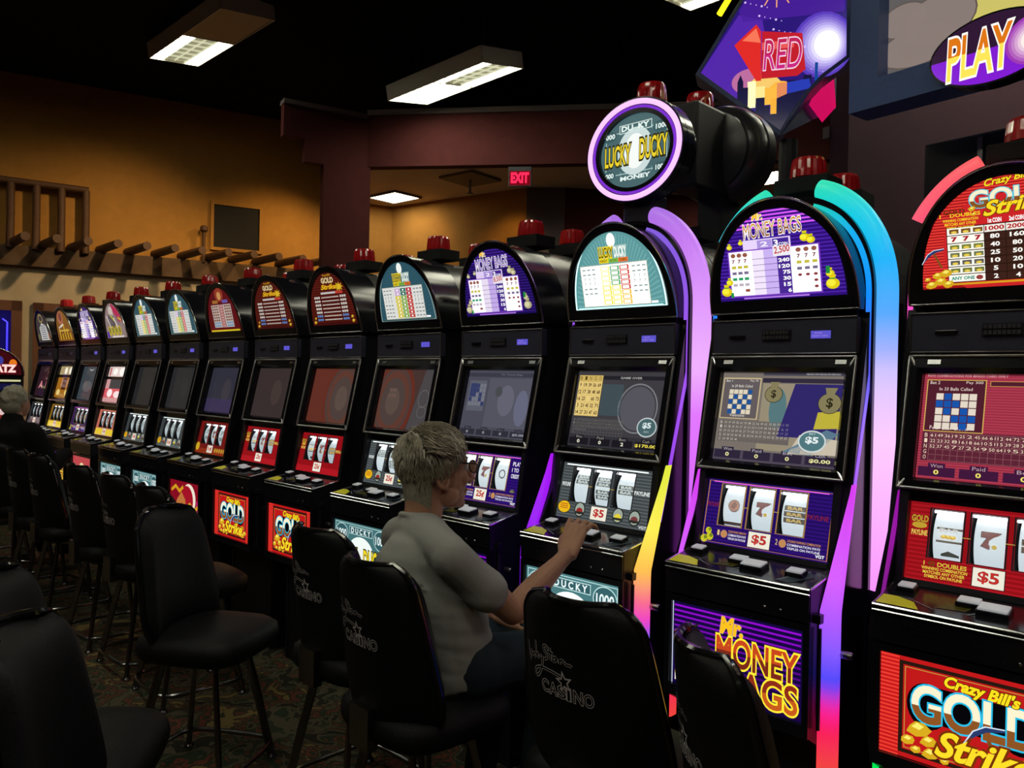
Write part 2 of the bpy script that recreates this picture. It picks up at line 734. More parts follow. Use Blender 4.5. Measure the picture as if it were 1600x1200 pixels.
def f_strip(sx, cut=0):
    m = MB()
    P = half_arch(sx, .276, 1.905, .325, 1.12, .30)
    Q = half_arch(sx, .2605, 1.905, .308, 1.12, .30)
    keep = [i for i in range(len(P)) if P[i][1] > cut]
    P, Q = [P[i] for i in keep], [Q[i] for i in keep]
    n = len(P)
    vs, fs = [], []
    for i, (a, b) in enumerate(P):
        y = .030 if b > 1.66 else .030 - .30 * (1.66 - b)
        q = Q[i]
        if b < 1.66:
            k = max(0.05, (b - 1.12) / .54)
            q = (a + (q[0] - a) * k, q[1])
        vs += [(a, y, b), (q[0], y, q[1]), (a, y + .02, b), (q[0], y + .02, q[1])]
    for i in range(n - 1):
        k = 4 * i
        fs += [(k, k + 1, k + 5, k + 4), (k + 2, k + 6, k + 7, k + 3), (k, k + 4, k + 6, k + 2), (k + 1, k + 3, k + 7, k + 5)]
    return m.add(vs, fs)


def f_sidelight(sx, W0=.052):
    m = MB()
    n = 30
    vs, fs = [], []
    for i in range(n + 1):
        z = .50 + .82 * i / n
        y = -.235 if z < .96 else -.235 + (z - .96) * .42
        w = W0 if z < .96 else W0 * max(.06, 1 - (z - .96) / .38)
        xi = .2475 + (W0 - w) * .55
        xo = xi + w
        vs += [(sx * xi, y, z), (sx * (xi + xo) / 2, y - .008, z), (sx * xo, y, z), (sx * xo, y + .03, z), (sx * xi, y + .03, z)]
    for i in range(n):
        k = 5 * i
        for j in range(5):
            j2 = (j + 1) % 5
            fs.append((k + j, k + j2, k + 5 + j2, k + 5 + j))
    fs += [(0, 1, 2, 3, 4), tuple(range(5 * n, 5 * n + 5))]
    return m.add(vs, fs)

# ------------------------------------------------------------------ slot machines: printed glass
WHT, BLK = C(255, 255, 255), C(6, 6, 10)
TG_W, TG_H = .43, .332


def hwidth(b, hw=.219, H=TG_H, p=2.15):
    b = max(0, min(b, H * .999))
    return hw * (1 - (b / H) ** p) ** (1 / p)


def arch_poly(A, hw, H, col, l, b0=0.0, n=36, p=2.15):
    A.poly([(hw * math.copysign(abs(math.cos(t)) ** (2 / p), math.cos(t)), b0 + H * abs(math.sin(t)) ** (2 / p)) for t in [PI * i / n for i in range(n + 1)]], col, l)


def stripes(A, b0, b1, step, t, col, l):
    b = b0
    while b < b1:
        w = hwidth(b + t)
        A.rect(-w, b, w, b + t, col, l)
        b += step


def money_bag(A, x, y, r, cols, l):
    d, m, g = cols
    A.ell(x, y, r, r * .85, m, l, 14)
    A.ell(x - r * .2, y + r * .1, r * .65, r * .55, d, l + 1, 12)
    A.poly([(x - r * .35, y + r * .7), (x + r * .35, y + r * .7), (x + r * .55, y + r * 1.35), (x - r * .5, y + r * 1.35)], m, l + 1)
    A.rect(x - r * .4, y + r * .68, x + r * .4, y + r * .85, g, l + 2)


def nugget(A, x, y, r, l, k=1.0):
    n = 7
    ph = (x * 91 + y * 53) % 6
    A.poly([(x + r * (1 + .18 * math.sin(3 * i + ph)) * math.cos(2 * PI * i / n), y + r * .75 * math.sin(2 * PI * i / n + .2)) for i in range(n)], C(214, 170, 30, k), l)
    A.poly([(x - r * .6, y + r * .1), (x - r * .1, y + r * .6), (x + r * .5, y + r * .35), (x + r * .1, y - r * .05)], C(252, 236, 110, k), l + 1)


def pickaxe(A, x, y, s, l):
    A.line([(x, y), (x - s * .55, y + s * 1.3)], s * .16, C(130, 76, 30), l)
    P = [(x - s * 1.35, y + s * .35), (x - s * .95, y + s * 1.1), (x - s * .5, y + s * 1.42), (x + s * .2, y + s * 1.5)]
    Q = [(x + s * .2, y + s * 1.38), (x - s * .45, y + s * 1.2), (x - s * .85, y + s * .9)]
    A.poly(P + Q, C(40, 60, 110), l + 1)
    A.line(P, s * .05, C(220, 235, 250), l + 2)


def topper_art(th, k, det):
    A = topper_art_(th, k, det)
    return A


KZ = .301 / .332


def topper_art_(th, k, det):
    """k = brightness of the lamps behind; det = near machine"""
    o = lambda a, b, l: Vector(lean((a, -.004, 1.906 + b * KZ))) - Vector((0, l, 0))
    A = Art(o)
    if th == 'money':
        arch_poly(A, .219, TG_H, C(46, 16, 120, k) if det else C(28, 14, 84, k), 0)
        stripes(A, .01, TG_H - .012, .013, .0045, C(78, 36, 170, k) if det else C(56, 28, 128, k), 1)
        stripes(A, .255, TG_H - .01, .013, .006, C(220, 90, 250, k) if det else C(70, 34, 150, k), 2)
        A.text(-.078, .283, -.040, .310, 'Mr.', C(255, 200, 60, k), 4, .02, C(255, 255, 235, k), .05, shear=.2)
        A.text(-.112, .220, .090, .272, 'MONEY BAGS', C(215, 160, 50, k) if det else C(150, 110, 210, k), 5, .0, C(255, 250, 255, k), .045, skew=.04, low=C(150, 84, 30, k) if det else None)
        A.rect(-.118, .175, .05, .216, C(235, 215, 255, k), 3)
        A.rect(-.066, .180, -.014, .212, C(175, 150, 225, k), 4)
        A.rect(-.012, .180, .044, .212, C(70, 40, 150, k), 4)
        A.text(-.008, .186, .008, .208, '3', WHT, 5, .03)
        A.text(.010, .186, .040, .197, 'COIN', WHT, 5, .02)
        A.text(-.055, .188, -.028, .206, '2', C(250, 245, 255), 5, .02)
        A.rect(-.178, .012, .145, .182, C(120, 60, 190, k), 6)
        A.rect(-.173, .017, .140, .178, C(252, 246, 255, k * 1.25), 7)
        A.rect(-.088, .017, -.046, .178, C(245, 232, 255, k), 8)
        A.rect(-.046, .017, .0, .178, C(205, 180, 245, k), 8)
        A.rect(0, .017, .046, .150, C(74, 42, 150, k), 8)
        rows = ['240', '120', '75', '30', '15', '6']
        for i, t in enumerate(rows):
            b = .128 - i * .0215
            A.rect(-.088, b + .0175, .046, b + .019, C(60, 30, 110, k), 9)
            w = .013 * len(t)
            A.text(.043 - w, b, .043, b + .014, t, WHT, 9, .04)
        A.rect(-.012, .150, .05, .186, C(240, 236, 245, k), 10)
        A.text(-.008, .154, .046, .182, '2,500' if det else '8,500', C(190, 24, 40), 11, .02, C(255, 255, 255), .03, skew=.1)
        for i, col in enumerate([C(150, 90, 70), C(120, 60, 50), C(200, 190, 60), C(120, 110, 140), C(40, 160, 100), C(190, 180, 190), C(150, 80, 60)]):
            b = .158 - i * .0215
            for j in range(3):
                if i == 6 and j < 2: continue
                x = -.163 + j * .022
                if i == 0: A.ell(x + .006, b + .007, .009, .008, col, 9, 10)
                elif i == 1: A.text(x, b, x + .011, b + .014, '7', col, 9, .04)
                else: A.rect(x - .002, b + .002, x + .014, b + .012, col, 9)
                y = .068 + j * .026
                if i == 0: A.ell(y + .006, b + .007, .009, .008, col, 9, 10)
                elif i == 1: A.text(y, b, y + .011, b + .014, '7', col, 9, .04)
                elif i < 4: A.rect(y - .002, b + .002, y + .014, b + .012, col, 9)
                elif (i == 4) or j == 2: A.ell(y + .006, b + .006, .007, .005, C(140, 60, 60), 9, 8)
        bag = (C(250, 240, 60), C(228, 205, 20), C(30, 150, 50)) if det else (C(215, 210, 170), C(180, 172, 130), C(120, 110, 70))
        for x, y, r in ((-.192, .034, .020), (-.178, .068, .013), (.178, .040, .022), (.172, .075, .014), (.098, .205, .016), (.118, .195, .014), (-.168, .196, .010), (-.125, .208, .009)):
            money_bag(A, x, y, r, bag, 11)
        A.rect(-.176, .012, -.166, .03, C(30, 150, 60), 15); A.rect(.16, .075, .172, .1, C(30, 140, 60), 15)
        A.rect(-.130, .004, .10, .009, C(190, 130, 240, k), 9)
    elif th == 'ducky':
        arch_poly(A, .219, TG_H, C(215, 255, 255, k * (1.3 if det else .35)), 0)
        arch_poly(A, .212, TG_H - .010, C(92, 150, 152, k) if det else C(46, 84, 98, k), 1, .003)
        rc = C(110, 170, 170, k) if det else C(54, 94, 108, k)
        for i in range(44):
            t = PI * (i + .5) / 44
            w = .012
            R = .30
            p = []
            for q in (.12, 1):
                for dt in (-w, w):
                    x = math.cos(t + dt) * .205 * q; y = .005 + math.sin(t + dt) * (TG_H - .03) * q
                    lim = hwidth(y + .012) - .012
                    p.append((max(-lim, min(lim, x)), max(.004, y)))
            A.poly([p[0], p[1], p[3], p[2]], rc, 2)
        A.ell(-.006, .282, .021, .030, C(250, 255, 250, k), 3, 20)
        A.text(-.070, .212, -.002, .254, 'LUCKY', C(60, 48, 20), 5, .01, C(240, 214, 40, k), .10)
        A.text(.004, .212, .062, .254, 'DUCKY', C(250, 255, 250, k), 5, .01, C(190, 210, 200, k), .09)
        for j, cc in enumerate([C(226, 205, 40, k), C(120, 190, 80, k), C(230, 110, 50, k)]):
            A.rect(-.072 + j * .046, .190, -.026 + j * .046, .208, cc, 4)
            A.text(-.066 + j * .046, .194, -.032 + j * .046, .204, ['FIRST', 'SECOND', 'THIRD'][j], C(120, 90, 10), 5, .02)
        A.rect(-.172, .010, .150, .186, C(190, 190, 170, k), 4)
        A.rect(-.169, .013, .147, .183, C(255, 255, 250, k * 1.3 if det else k * .8), 5)
        cc = [[C(250, 244, 150), C(60, 160, 100), C(205, 40, 50)], [C(246, 230, 60), C(250, 235, 80), C(245, 190, 30)]]
        for j in range(3):
            for i in range(8):
                col = cc[0][j] if i < (8 if j == 2 else 4) - (3 if j == 2 else 0) else cc[1][j]
                if not det: col = [C(214, 196, 60), C(130, 170, 70), C(190, 60, 50)][j] if i > 1 else [C(200, 170, 210), C(40, 110, 90), C(180, 40, 60)][j]
                x, y = -.070 + j * .046, .158 - i * .0203
                A.rect(x, y, x + .043, y + .0185, col, 6)
                A.rect(x + .005, y + .003, x + .036, y + .0155, C(255, 255, 235, k * 1.2) if det else col, 7)
                if not det: A.rect(x + .016, y + .005, x + .028, y + .013, WHT, 8)
        g = C(150, 170, 165) if det else C(120, 130, 130)
        for i in range(8):
            for j in range(3):
                for x0 in (-.158, .082):
                    x, y = x0 + j * .024, .161 - i * .0203
                    if i in (2, 3): A.text(x, y, x + .010, y + .014, '7', g, 7, .02)
                    elif not det or i < 6: A.rect(x - .003, y + .004, x + .013, y + .010, g, 7)
        A.rect(.152, .012, .182, .022, WHT, 7)
        A.line([(-.2, .004), (.2, .004)], .006, C(200, 255, 250, k * 1.2 if det else k * .1), 8)
    elif th == 'gold':
        if det:
            arch_poly(A, .219, TG_H, C(160, 20, 26, k), 0)
            stripes(A, .008, TG_H - .01, .0085, .0045, C(232, 60, 52, k), 1)
            A.ell(-.03, .12, .13, .15, C(204, 36, 40, k), 2, 30)
            A.text(-.05, .285, .07, .312, "Crazy Bill's", C(250, 225, 40, k), 10, .02, C(140, 70, 10), .04, shear=.25, skew=.12)
            A.text(-.088, .232, .10, .284, 'GOLD', C(252, 240, 205, k), 5, .03, C(80, 200, 220, k), .035, low=C(140, 82, 34, k), cut=.42)
            A.text(-.055, .205, .10, .248, 'Strike', C(250, 220, 40, k), 8, .03, C(120, 60, 10), .04, shear=.3, skew=.1)
            A.text(-.155, .222, -.10, .236, 'GOLD', C(90, 50, 10), 4, .03)
            A.text(-.165, .213, -.062, .224, '1    DOUBLES', C(250, 215, 40, k), 4, .02)
            for i, t in enumerate(['WINNING COMBINATION', 'MATCHES ANY OTHER', 'SYMBOL ON PAYLINE']):
                A.text(-.158 + i * .005, .2 - i * .0115, -.068 - i * .005, .2085 - i * .0115, t, C(250, 215, 40, k), 4, .02)
            A.text(-.045, .186, -.012, .2, '1st COIN', WHT, 4, .04); A.text(.006, .186, .04, .2, '2nd COIN', WHT, 4, .04)
            A.rect(-.150, .016, .190, .184, C(40, 22, 14), 3)
            A.rect(-.158, .008, .2, .014, C(220, 160, 30, k), 3)
            v1 = ['1000', '80', '40', '25', '10', '5', '2']; v2 = ['2000', '160', '80', '50', '20', '10', '4']
            for i in range(7):
                y = .160 - i * .0236
                A.rect(-.148, y, -.056, y + .021, C(248, 244, 232, k * 1.1), 4)
                A.rect(.052, y, .148, y + .021, C(248, 244, 232, k * 1.1), 4)
                A.rect(-.054, y, -.004, y + .021, C(245, 238, 228) if i == 0 else C(60, 34, 26), 4)
                A.rect(-.002, y, .05, y + .021, C(245, 238, 228) if i == 0 else C(60, 34, 26), 4)
                for (t, xx) in ((v1[i], -.029), (v2[i], .024)):
                    w = .0058 * len(t)
                    A.text(xx - w, y + .004, xx + w, y + .0175, t, C(180, 20, 30) if i == 0 else C(250, 246, 238, 1.1), 6, .03)
                for j in range(3):
                    for x0 in (-.142, .058):
                        x = x0 + j * .030
                        if i == 1: A.text(x + .004, y + .003, x + .02, y + .018, '7', C(170, 24, 40), 6, .06)
                        elif i == 6:
                            if j == 0 and x0 < 0: A.text(x, y + .005, x + .06, y + .016, 'ANY ONE', C(20, 150, 130), 6, .04)
                            if j == 2: A.ell(x + .012, y + .010, .009, .007, C(150, 60, 60), 6, 10)
                        else:
                            A.rect(x, y + .004, x + .024, y + .017, [C(120, 80, 40), 0, C(120, 130, 60), C(110, 120, 80), C(90, 90, 90), C(110, 120, 60)][i], 6)
                            A.ell(x + .012, y + .008, .008, .004, C(235, 205, 80), 7, 8)
            pickaxe(A, -.166, .065, .038, 6)
            for x, y, r in ((-.195, .012, .016), (-.170, .022, .016), (-.15, .012, .016), (-.178, .040, .014), (-.155, .046, .017), (-.205, .030, .008), (-.082, .232, .010), (-.078, .216, .007), (.06, .20, .01)):
                nugget(A, x, y, r, 8, k)
        else:
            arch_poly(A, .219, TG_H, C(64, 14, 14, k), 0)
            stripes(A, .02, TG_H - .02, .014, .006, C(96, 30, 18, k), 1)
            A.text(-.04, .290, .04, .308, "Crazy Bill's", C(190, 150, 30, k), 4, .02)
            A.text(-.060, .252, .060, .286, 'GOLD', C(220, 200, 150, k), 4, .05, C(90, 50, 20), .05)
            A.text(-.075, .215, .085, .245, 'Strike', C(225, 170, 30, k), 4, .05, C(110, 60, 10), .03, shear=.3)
            for i in range(9):
                t = 2 * PI * i / 9
                A.poly([(.10 + .012 * math.cos(t + 1.7), .225 + .012 * math.sin(t + 1.7)), (.10 + .045 * math.cos(t), .225 + .03 * math.sin(t)), (.10 + .012 * math.cos(t - 1.7), .225 + .012 * math.sin(t - 1.7))], C(220, 180, 40, k), 3)
            A.rect(-.085, .188, .06, .200, C(200, 190, 185, k), 4); A.rect(.062, .186, .13, .202, C(190, 60, 50, k), 4)
            for i in range(7):
                y = .158 - i * .0225
                A.rect(-.15, y, .15, y + .002, C(40, 10, 10), 3)
                for j in range(12):
                    A.rect(-.085 + j * .0145, y + .007, -.076 + j * .0145, y + .014, C(225, 215, 205, k), 4)
                for x0 in (-.158, .098):
                    for j in range(3):
                        A.rect(x0 + j * .02, y + .005, x0 + .016 + j * .02, y + .018, C(205, 200, 190, k) if i < 5 else C(90, 130, 190, k), 4)
            for x, y, r in ((-.19, .02, .014), (-.18, .045, .010), (.19, .02, .014), (.185, .045, .012)):
                nugget(A, x, y, r, 5, k * .8)
    elif th == 'crimson':
        arch_poly(A, .219, TG_H, C(96, 12, 22, k), 0)
        A.rect(-.205, 0, .205, .012, C(225, 200, 40, k), 2)
        A.ell(0, .265, .06, .05, C(150, 60, 40, k), 2)
        A.ell(0, .258, .028, .03, C(210, 150, 90, k), 3)
        A.rect(-.11, .205, -.03, .228, C(170, 110, 50, k), 3); A.rect(.03, .205, .11, .228, C(110, 90, 170, k), 3)
        A.rect(-.14, .03, .14, .195, C(200, 190, 185, k), 2)
        for i in range(8):
            A.rect(-.03, .034 + i * .02, .03, .051 + i * .02, C(165, 30, 40, k), 3)
            for j in range(3):
                A.rect(-.018 + j * .014, .039 + i * .02, -.008 + j * .014, .046 + i * .02, C(235, 225, 215, k), 4)
                for x0 in (-.132, .045):
                    A.rect(x0 + j * .031, .036 + i * .02, x0 + .025 + j * .031, .049 + i * .02, C(140, 90, 70, k) if i > 1 else C(110, 150, 190, k), 3)
    elif th == 'rose':
        arch_poly(A, .219, TG_H, C(150, 130, 130, k), 0)
        A.poly([(0, .32), (.12, .26), (.19, .15), (.1, .14), (.02, .24)], C(190, 40, 90, k), 1)
        A.ell(-.03, .24, .05, .05, C(215, 200, 190, k), 2); A.ell(-.05, .15, .08, .07, C(90, 80, 85, k), 2)
        for i in range(6):
            A.line([(-.14 + i * .05, .20 - .02 * (i % 2)), (-.09 + i * .05, .10 + .03 * (i % 3))], .02, [C(225, 215, 210, k), C(120, 110, 120, k), C(200, 190, 60, k)][i % 3], 3)
        for i in range(4):
            A.ell(-.13 + i * .075, .065, .035, .045, C(200, 175, 40, k), 4); A.ell(-.13 + i * .075, .07, .02, .026, C(130, 130, 60, k), 5)
        A.rect(-.2, .003, -.16, .06, C(70, 30, 190, k), 4)
        A.rect(-.10, .004, .16, .018, C(235, 225, 220, k), 5)
    elif th == 'amber':
        arch_poly(A, .219, TG_H, C(140, 92, 40, k), 0)
        A.ell(-.05, .24, .08, .07, C(180, 110, 80, k), 1); A.ell(-.04, .25, .045, .045, C(130, 70, 60, k), 2)
        A.line([(-.13, .14), (0, .17)], .02, C(235, 225, 210, k), 3)
        for i in range(10):
            A.line([(-.18 + i * .037, .02), (-.17 + i * .035, .07 + .05 * (i % 3))], .02, C(225, 185, 40, k) if i % 2 else C(120, 80, 20, k), 3)
        A.rect(-.15, .1, .14, .116, C(215, 180, 70, k), 4)
    else:                                                     # pale
        arch_poly(A, .219, TG_H, C(70, 62, 50, k), 0)
        A.ring(0, .26, .07, .05, .02, C(150, 130, 70, k), 1)
        A.poly([(-.10, .02), (.17, .02), (.12, .18), (.0, .21), (-.09, .16)], C(205, 205, 200, k), 2)
        for i in range(7):
            A.rect(-.06, .035 + i * .023, .10, .045 + i * .023, C(120, 118, 115, k), 3)
        A.rect(.14, .03, .18, .10, C(150, 90, 50, k), 3); A.rect(-.19, .03, -.13, .09, C(110, 110, 60, k), 3)
    return A


def belly_art(th, k, det):
    o = plane_fn((-.2245, -.279, .637), (1, 0, 0), (0, 0, 1))
    A = Art(o)
    w, h = .449, .270
    if th == 'money':
        A.rect(0, 0, w, h, C(20, 8, 60, k), 0)
        for i in range(16):
            y = .005 + i * .0165
            A.rect(.01, y, w - .01, y + .006, C(88 + 5 * i, 16, 170 + 4 * i, k * (.12 + .045 * i)), 1)
        A.text(.175, .200, .255, .255, 'Mr.', C(255, 190, 30, k), 3, .05, C(255, 255, 255, k * .3), .02, shear=.15)
        A.text(.165, .105, .432, .195, 'MONEY', C(196, 70, 30, k), 4, .02, C(255, 226, 50, k * 1.1), .05, low=C(120, 40, 26, k))
        A.text(.205, .012, .432, .100, 'BAGS', C(140, 44, 26, k), 4, .02, C(255, 226, 50, k * 1.1), .05, low=C(196, 90, 30, k))
        A.poly([(.016, .02), (.070, .0), (.085, .12), (.03, .16)], C(30, 160, 50, k), 3)
        A.rect(.016, .030, .060, .092, C(236, 226, 30, k), 4); A.rect(.016, .012, .052, .034, C(245, 240, 230, k), 5)
        A.text(.03, .045, .05, .08, '$', C(150, 130, 10), 6, .02)
        money_bag(A, .125, .06, .042, (C(236, 230, 90, k), C(190, 190, 40, k), C(40, 130, 50)), 5)
        A.rect(.004, 0, .007, h, C(200, 210, 230, k), 6)
    elif th == 'gold':
        A.rect(0, 0, w, h, C(190, 24, 26, k), 0)
        for i in range(26):
            A.rect(0, i * .0104, .05, i * .0104 + .005, C(236, 60, 48, k), 1); A.rect(w - .05, i * .0104, w, i * .0104 + .005, C(236, 60, 48, k), 1)
        A.frame(.05, .012, w - .05, h - .014, .010, C(40, 24, 16), 2); A.frame(.064, .026, w - .064, h - .028, .002, C(190, 150, 60, k), 2)
        A.ell(.12, .15, .05, .06, BLK, 3); A.ell(.33, .15, .05, .06, BLK, 3); A.rect(.1, .11, .36, .205, BLK, 3)
        A.text(.16, .205, .33, .245, "Crazy Bill's", C(250, 222, 30, k), 8, .04, C(90, 50, 10), .05, shear=.3, skew=-.06)
        A.text(.082, .105, .375, .205, 'GOLD', C(252, 240, 205, k), 5, .03, C(40, 190, 230, k), .035, low=C(140, 82, 34, k), cut=.42)
        A.text(.14, .03, .36, .10, 'Strike', C(252, 220, 40, k), 8, .03, C(120, 50, 10), .06, shear=.35)
        for x, y, r in ((.10, .085, .028), (.125, .06, .02), (.075, .05, .018), (.13, .03, .02), (.095, .03, .014), (.35, .07, .026), (.385, .05, .018), (.36, .035, .02), (.165, .022, .012)):
            nugget(A, x, y, r, 6, k)
        pickaxe(A, .285, .055, .06, 6)
    elif th == 'ducky':
        A.rect(0, 0, w, h, C(72, 120, 124, k), 0)
        A.frame(.01, .008, w - .01, h - .01, .003, C(190, 225, 225, k), 1)
        for x in (.065, w - .065):
            A.ell(x, h - .062, .055, .048, C(52, 96, 102, k), 2); A.ring(x, h - .062, .055, .048, .004, C(190, 225, 225, k), 3)
            A.text(x - .040, h - .082, x + .040, h - .042, '1000', C(240, 255, 255, k), 3, .02)
            A.text(x - .03, .016, x + .03, .042, '1000', C(225, 245, 245, k), 3, .02)
            A.ring(x, .03, .05, .034, .004, C(170, 210, 210, k), 2)
        A.rect(.13, h - .058, w - .13, h - .02, C(50, 92, 98, k), 2); A.frame(.13, h - .058, w - .13, h - .02, .003, C(200, 235, 235, k), 3)
        A.text(.145, h - .053, w - .145, h - .026, 'D U C K Y', C(240, 255, 255, k), 4, .03)
        A.ell(w / 2, .12, .105, .085, C(245, 255, 250, k * 1.1), 3, 30)
        A.rect(.02, .055, w - .02, .145, C(40, 64, 64, k), 2)
        A.text(.022, .05, .20, .15, 'LUCKY', C(246, 222, 40, k), 6, .03, C(60, 50, 10), .05)
        A.text(.25, .05, .428, .15, 'DUCKY', C(246, 222, 40, k), 6, .03, C(60, 50, 10), .05)
        A.ell(w / 2, .10, .024, .05, C(252, 255, 250, k), 4)
        A.text(.16, .012, w - .16, .038, 'M O N E Y', C(235, 250, 250, k), 4, .03)
    elif th == 'crimson':
        A.rect(0, 0, w, h, C(140, 14, 34, k), 0)
        A.ell(.29, .16, .10, .10, C(250, 235, 215, k), 1); A.ell(.26, .15, .095, .095, C(170, 20, 40, k), 2)
        A.poly([(.05, 0), (.11, .14), (.18, .20), (.24, .15), (.26, .05), (.3, 0)], C(196, 120, 60, k), 3)
        A.poly([(.08, 0), (.13, .1), (.19, .13), (.2, 0)], C(120, 50, 20, k), 4)
        A.poly([(.17, .03), (.30, .03), (.29, .065), (.19, .07)], C(230, 220, 200, k), 5)
        for p in ([(.03, .2), (.09, .23), (.15, .2), (.2, .23)], [(.25, .1), (.31, .13), (.37, .09), (.42, .12)], [(.3, .06), (.36, .05), (.42, .08)]):
            A.line(p, .022, C(214, 160, 30, k), 6)
        A.rect(.40, 0, .435, .16, C(190, 40, 110, k), 2)
        A.rect(0, 0, .05, .09, C(170, 120, 30, k), 2)
    elif th == 'rose':
        A.rect(0, 0, w, h, C(196, 70, 78, k), 0)
        A.poly([(.06, 0), (.2, .2), (.34, .0)], C(226, 215, 205, k), 2); A.ell(.22, .17, .06, .05, C(240, 230, 170, k), 3); A.rect(.30, .05, .4, .2, C(140, 140, 140, k), 1)
        A.rect(.02, .02, .08, .2, C(120, 120, 120, k), 1)
    elif th == 'amber':
        A.rect(0, 0, w, h, C(190, 150, 90, k), 0)
        A.ell(.14, .15, .07, .07, C(235, 220, 180, k), 1); A.rect(.24, .06, .32, .22, C(150, 70, 50, k), 1); A.rect(.33, .05, .43, .2, C(230, 200, 150, k), 1); A.rect(.03, .01, .4, .05, C(110, 60, 40, k), 1)
    else:
        A.rect(0, 0, w, h, C(28, 40, 80, k), 0)
        for i in range(9):
            A.line([(.02 + i * .045, .05 + .03 * (i % 3)), (.06 + i * .045, .2 - .03 * (i % 2))], .02, [C(170, 200, 230, k), C(60, 90, 200, k), C(190, 160, 50, k)][i % 3], 1 + i % 2)
    return A


def bingo_grid(A, x, y, c, on, l, a, b):
    for i in range(5):
        for j in range(5):
            A.rect(x + j * c, y - (i + 1) * c, x + (j + .88) * c, y - (i + .12) * c, b if (i, j) in on else a, l)


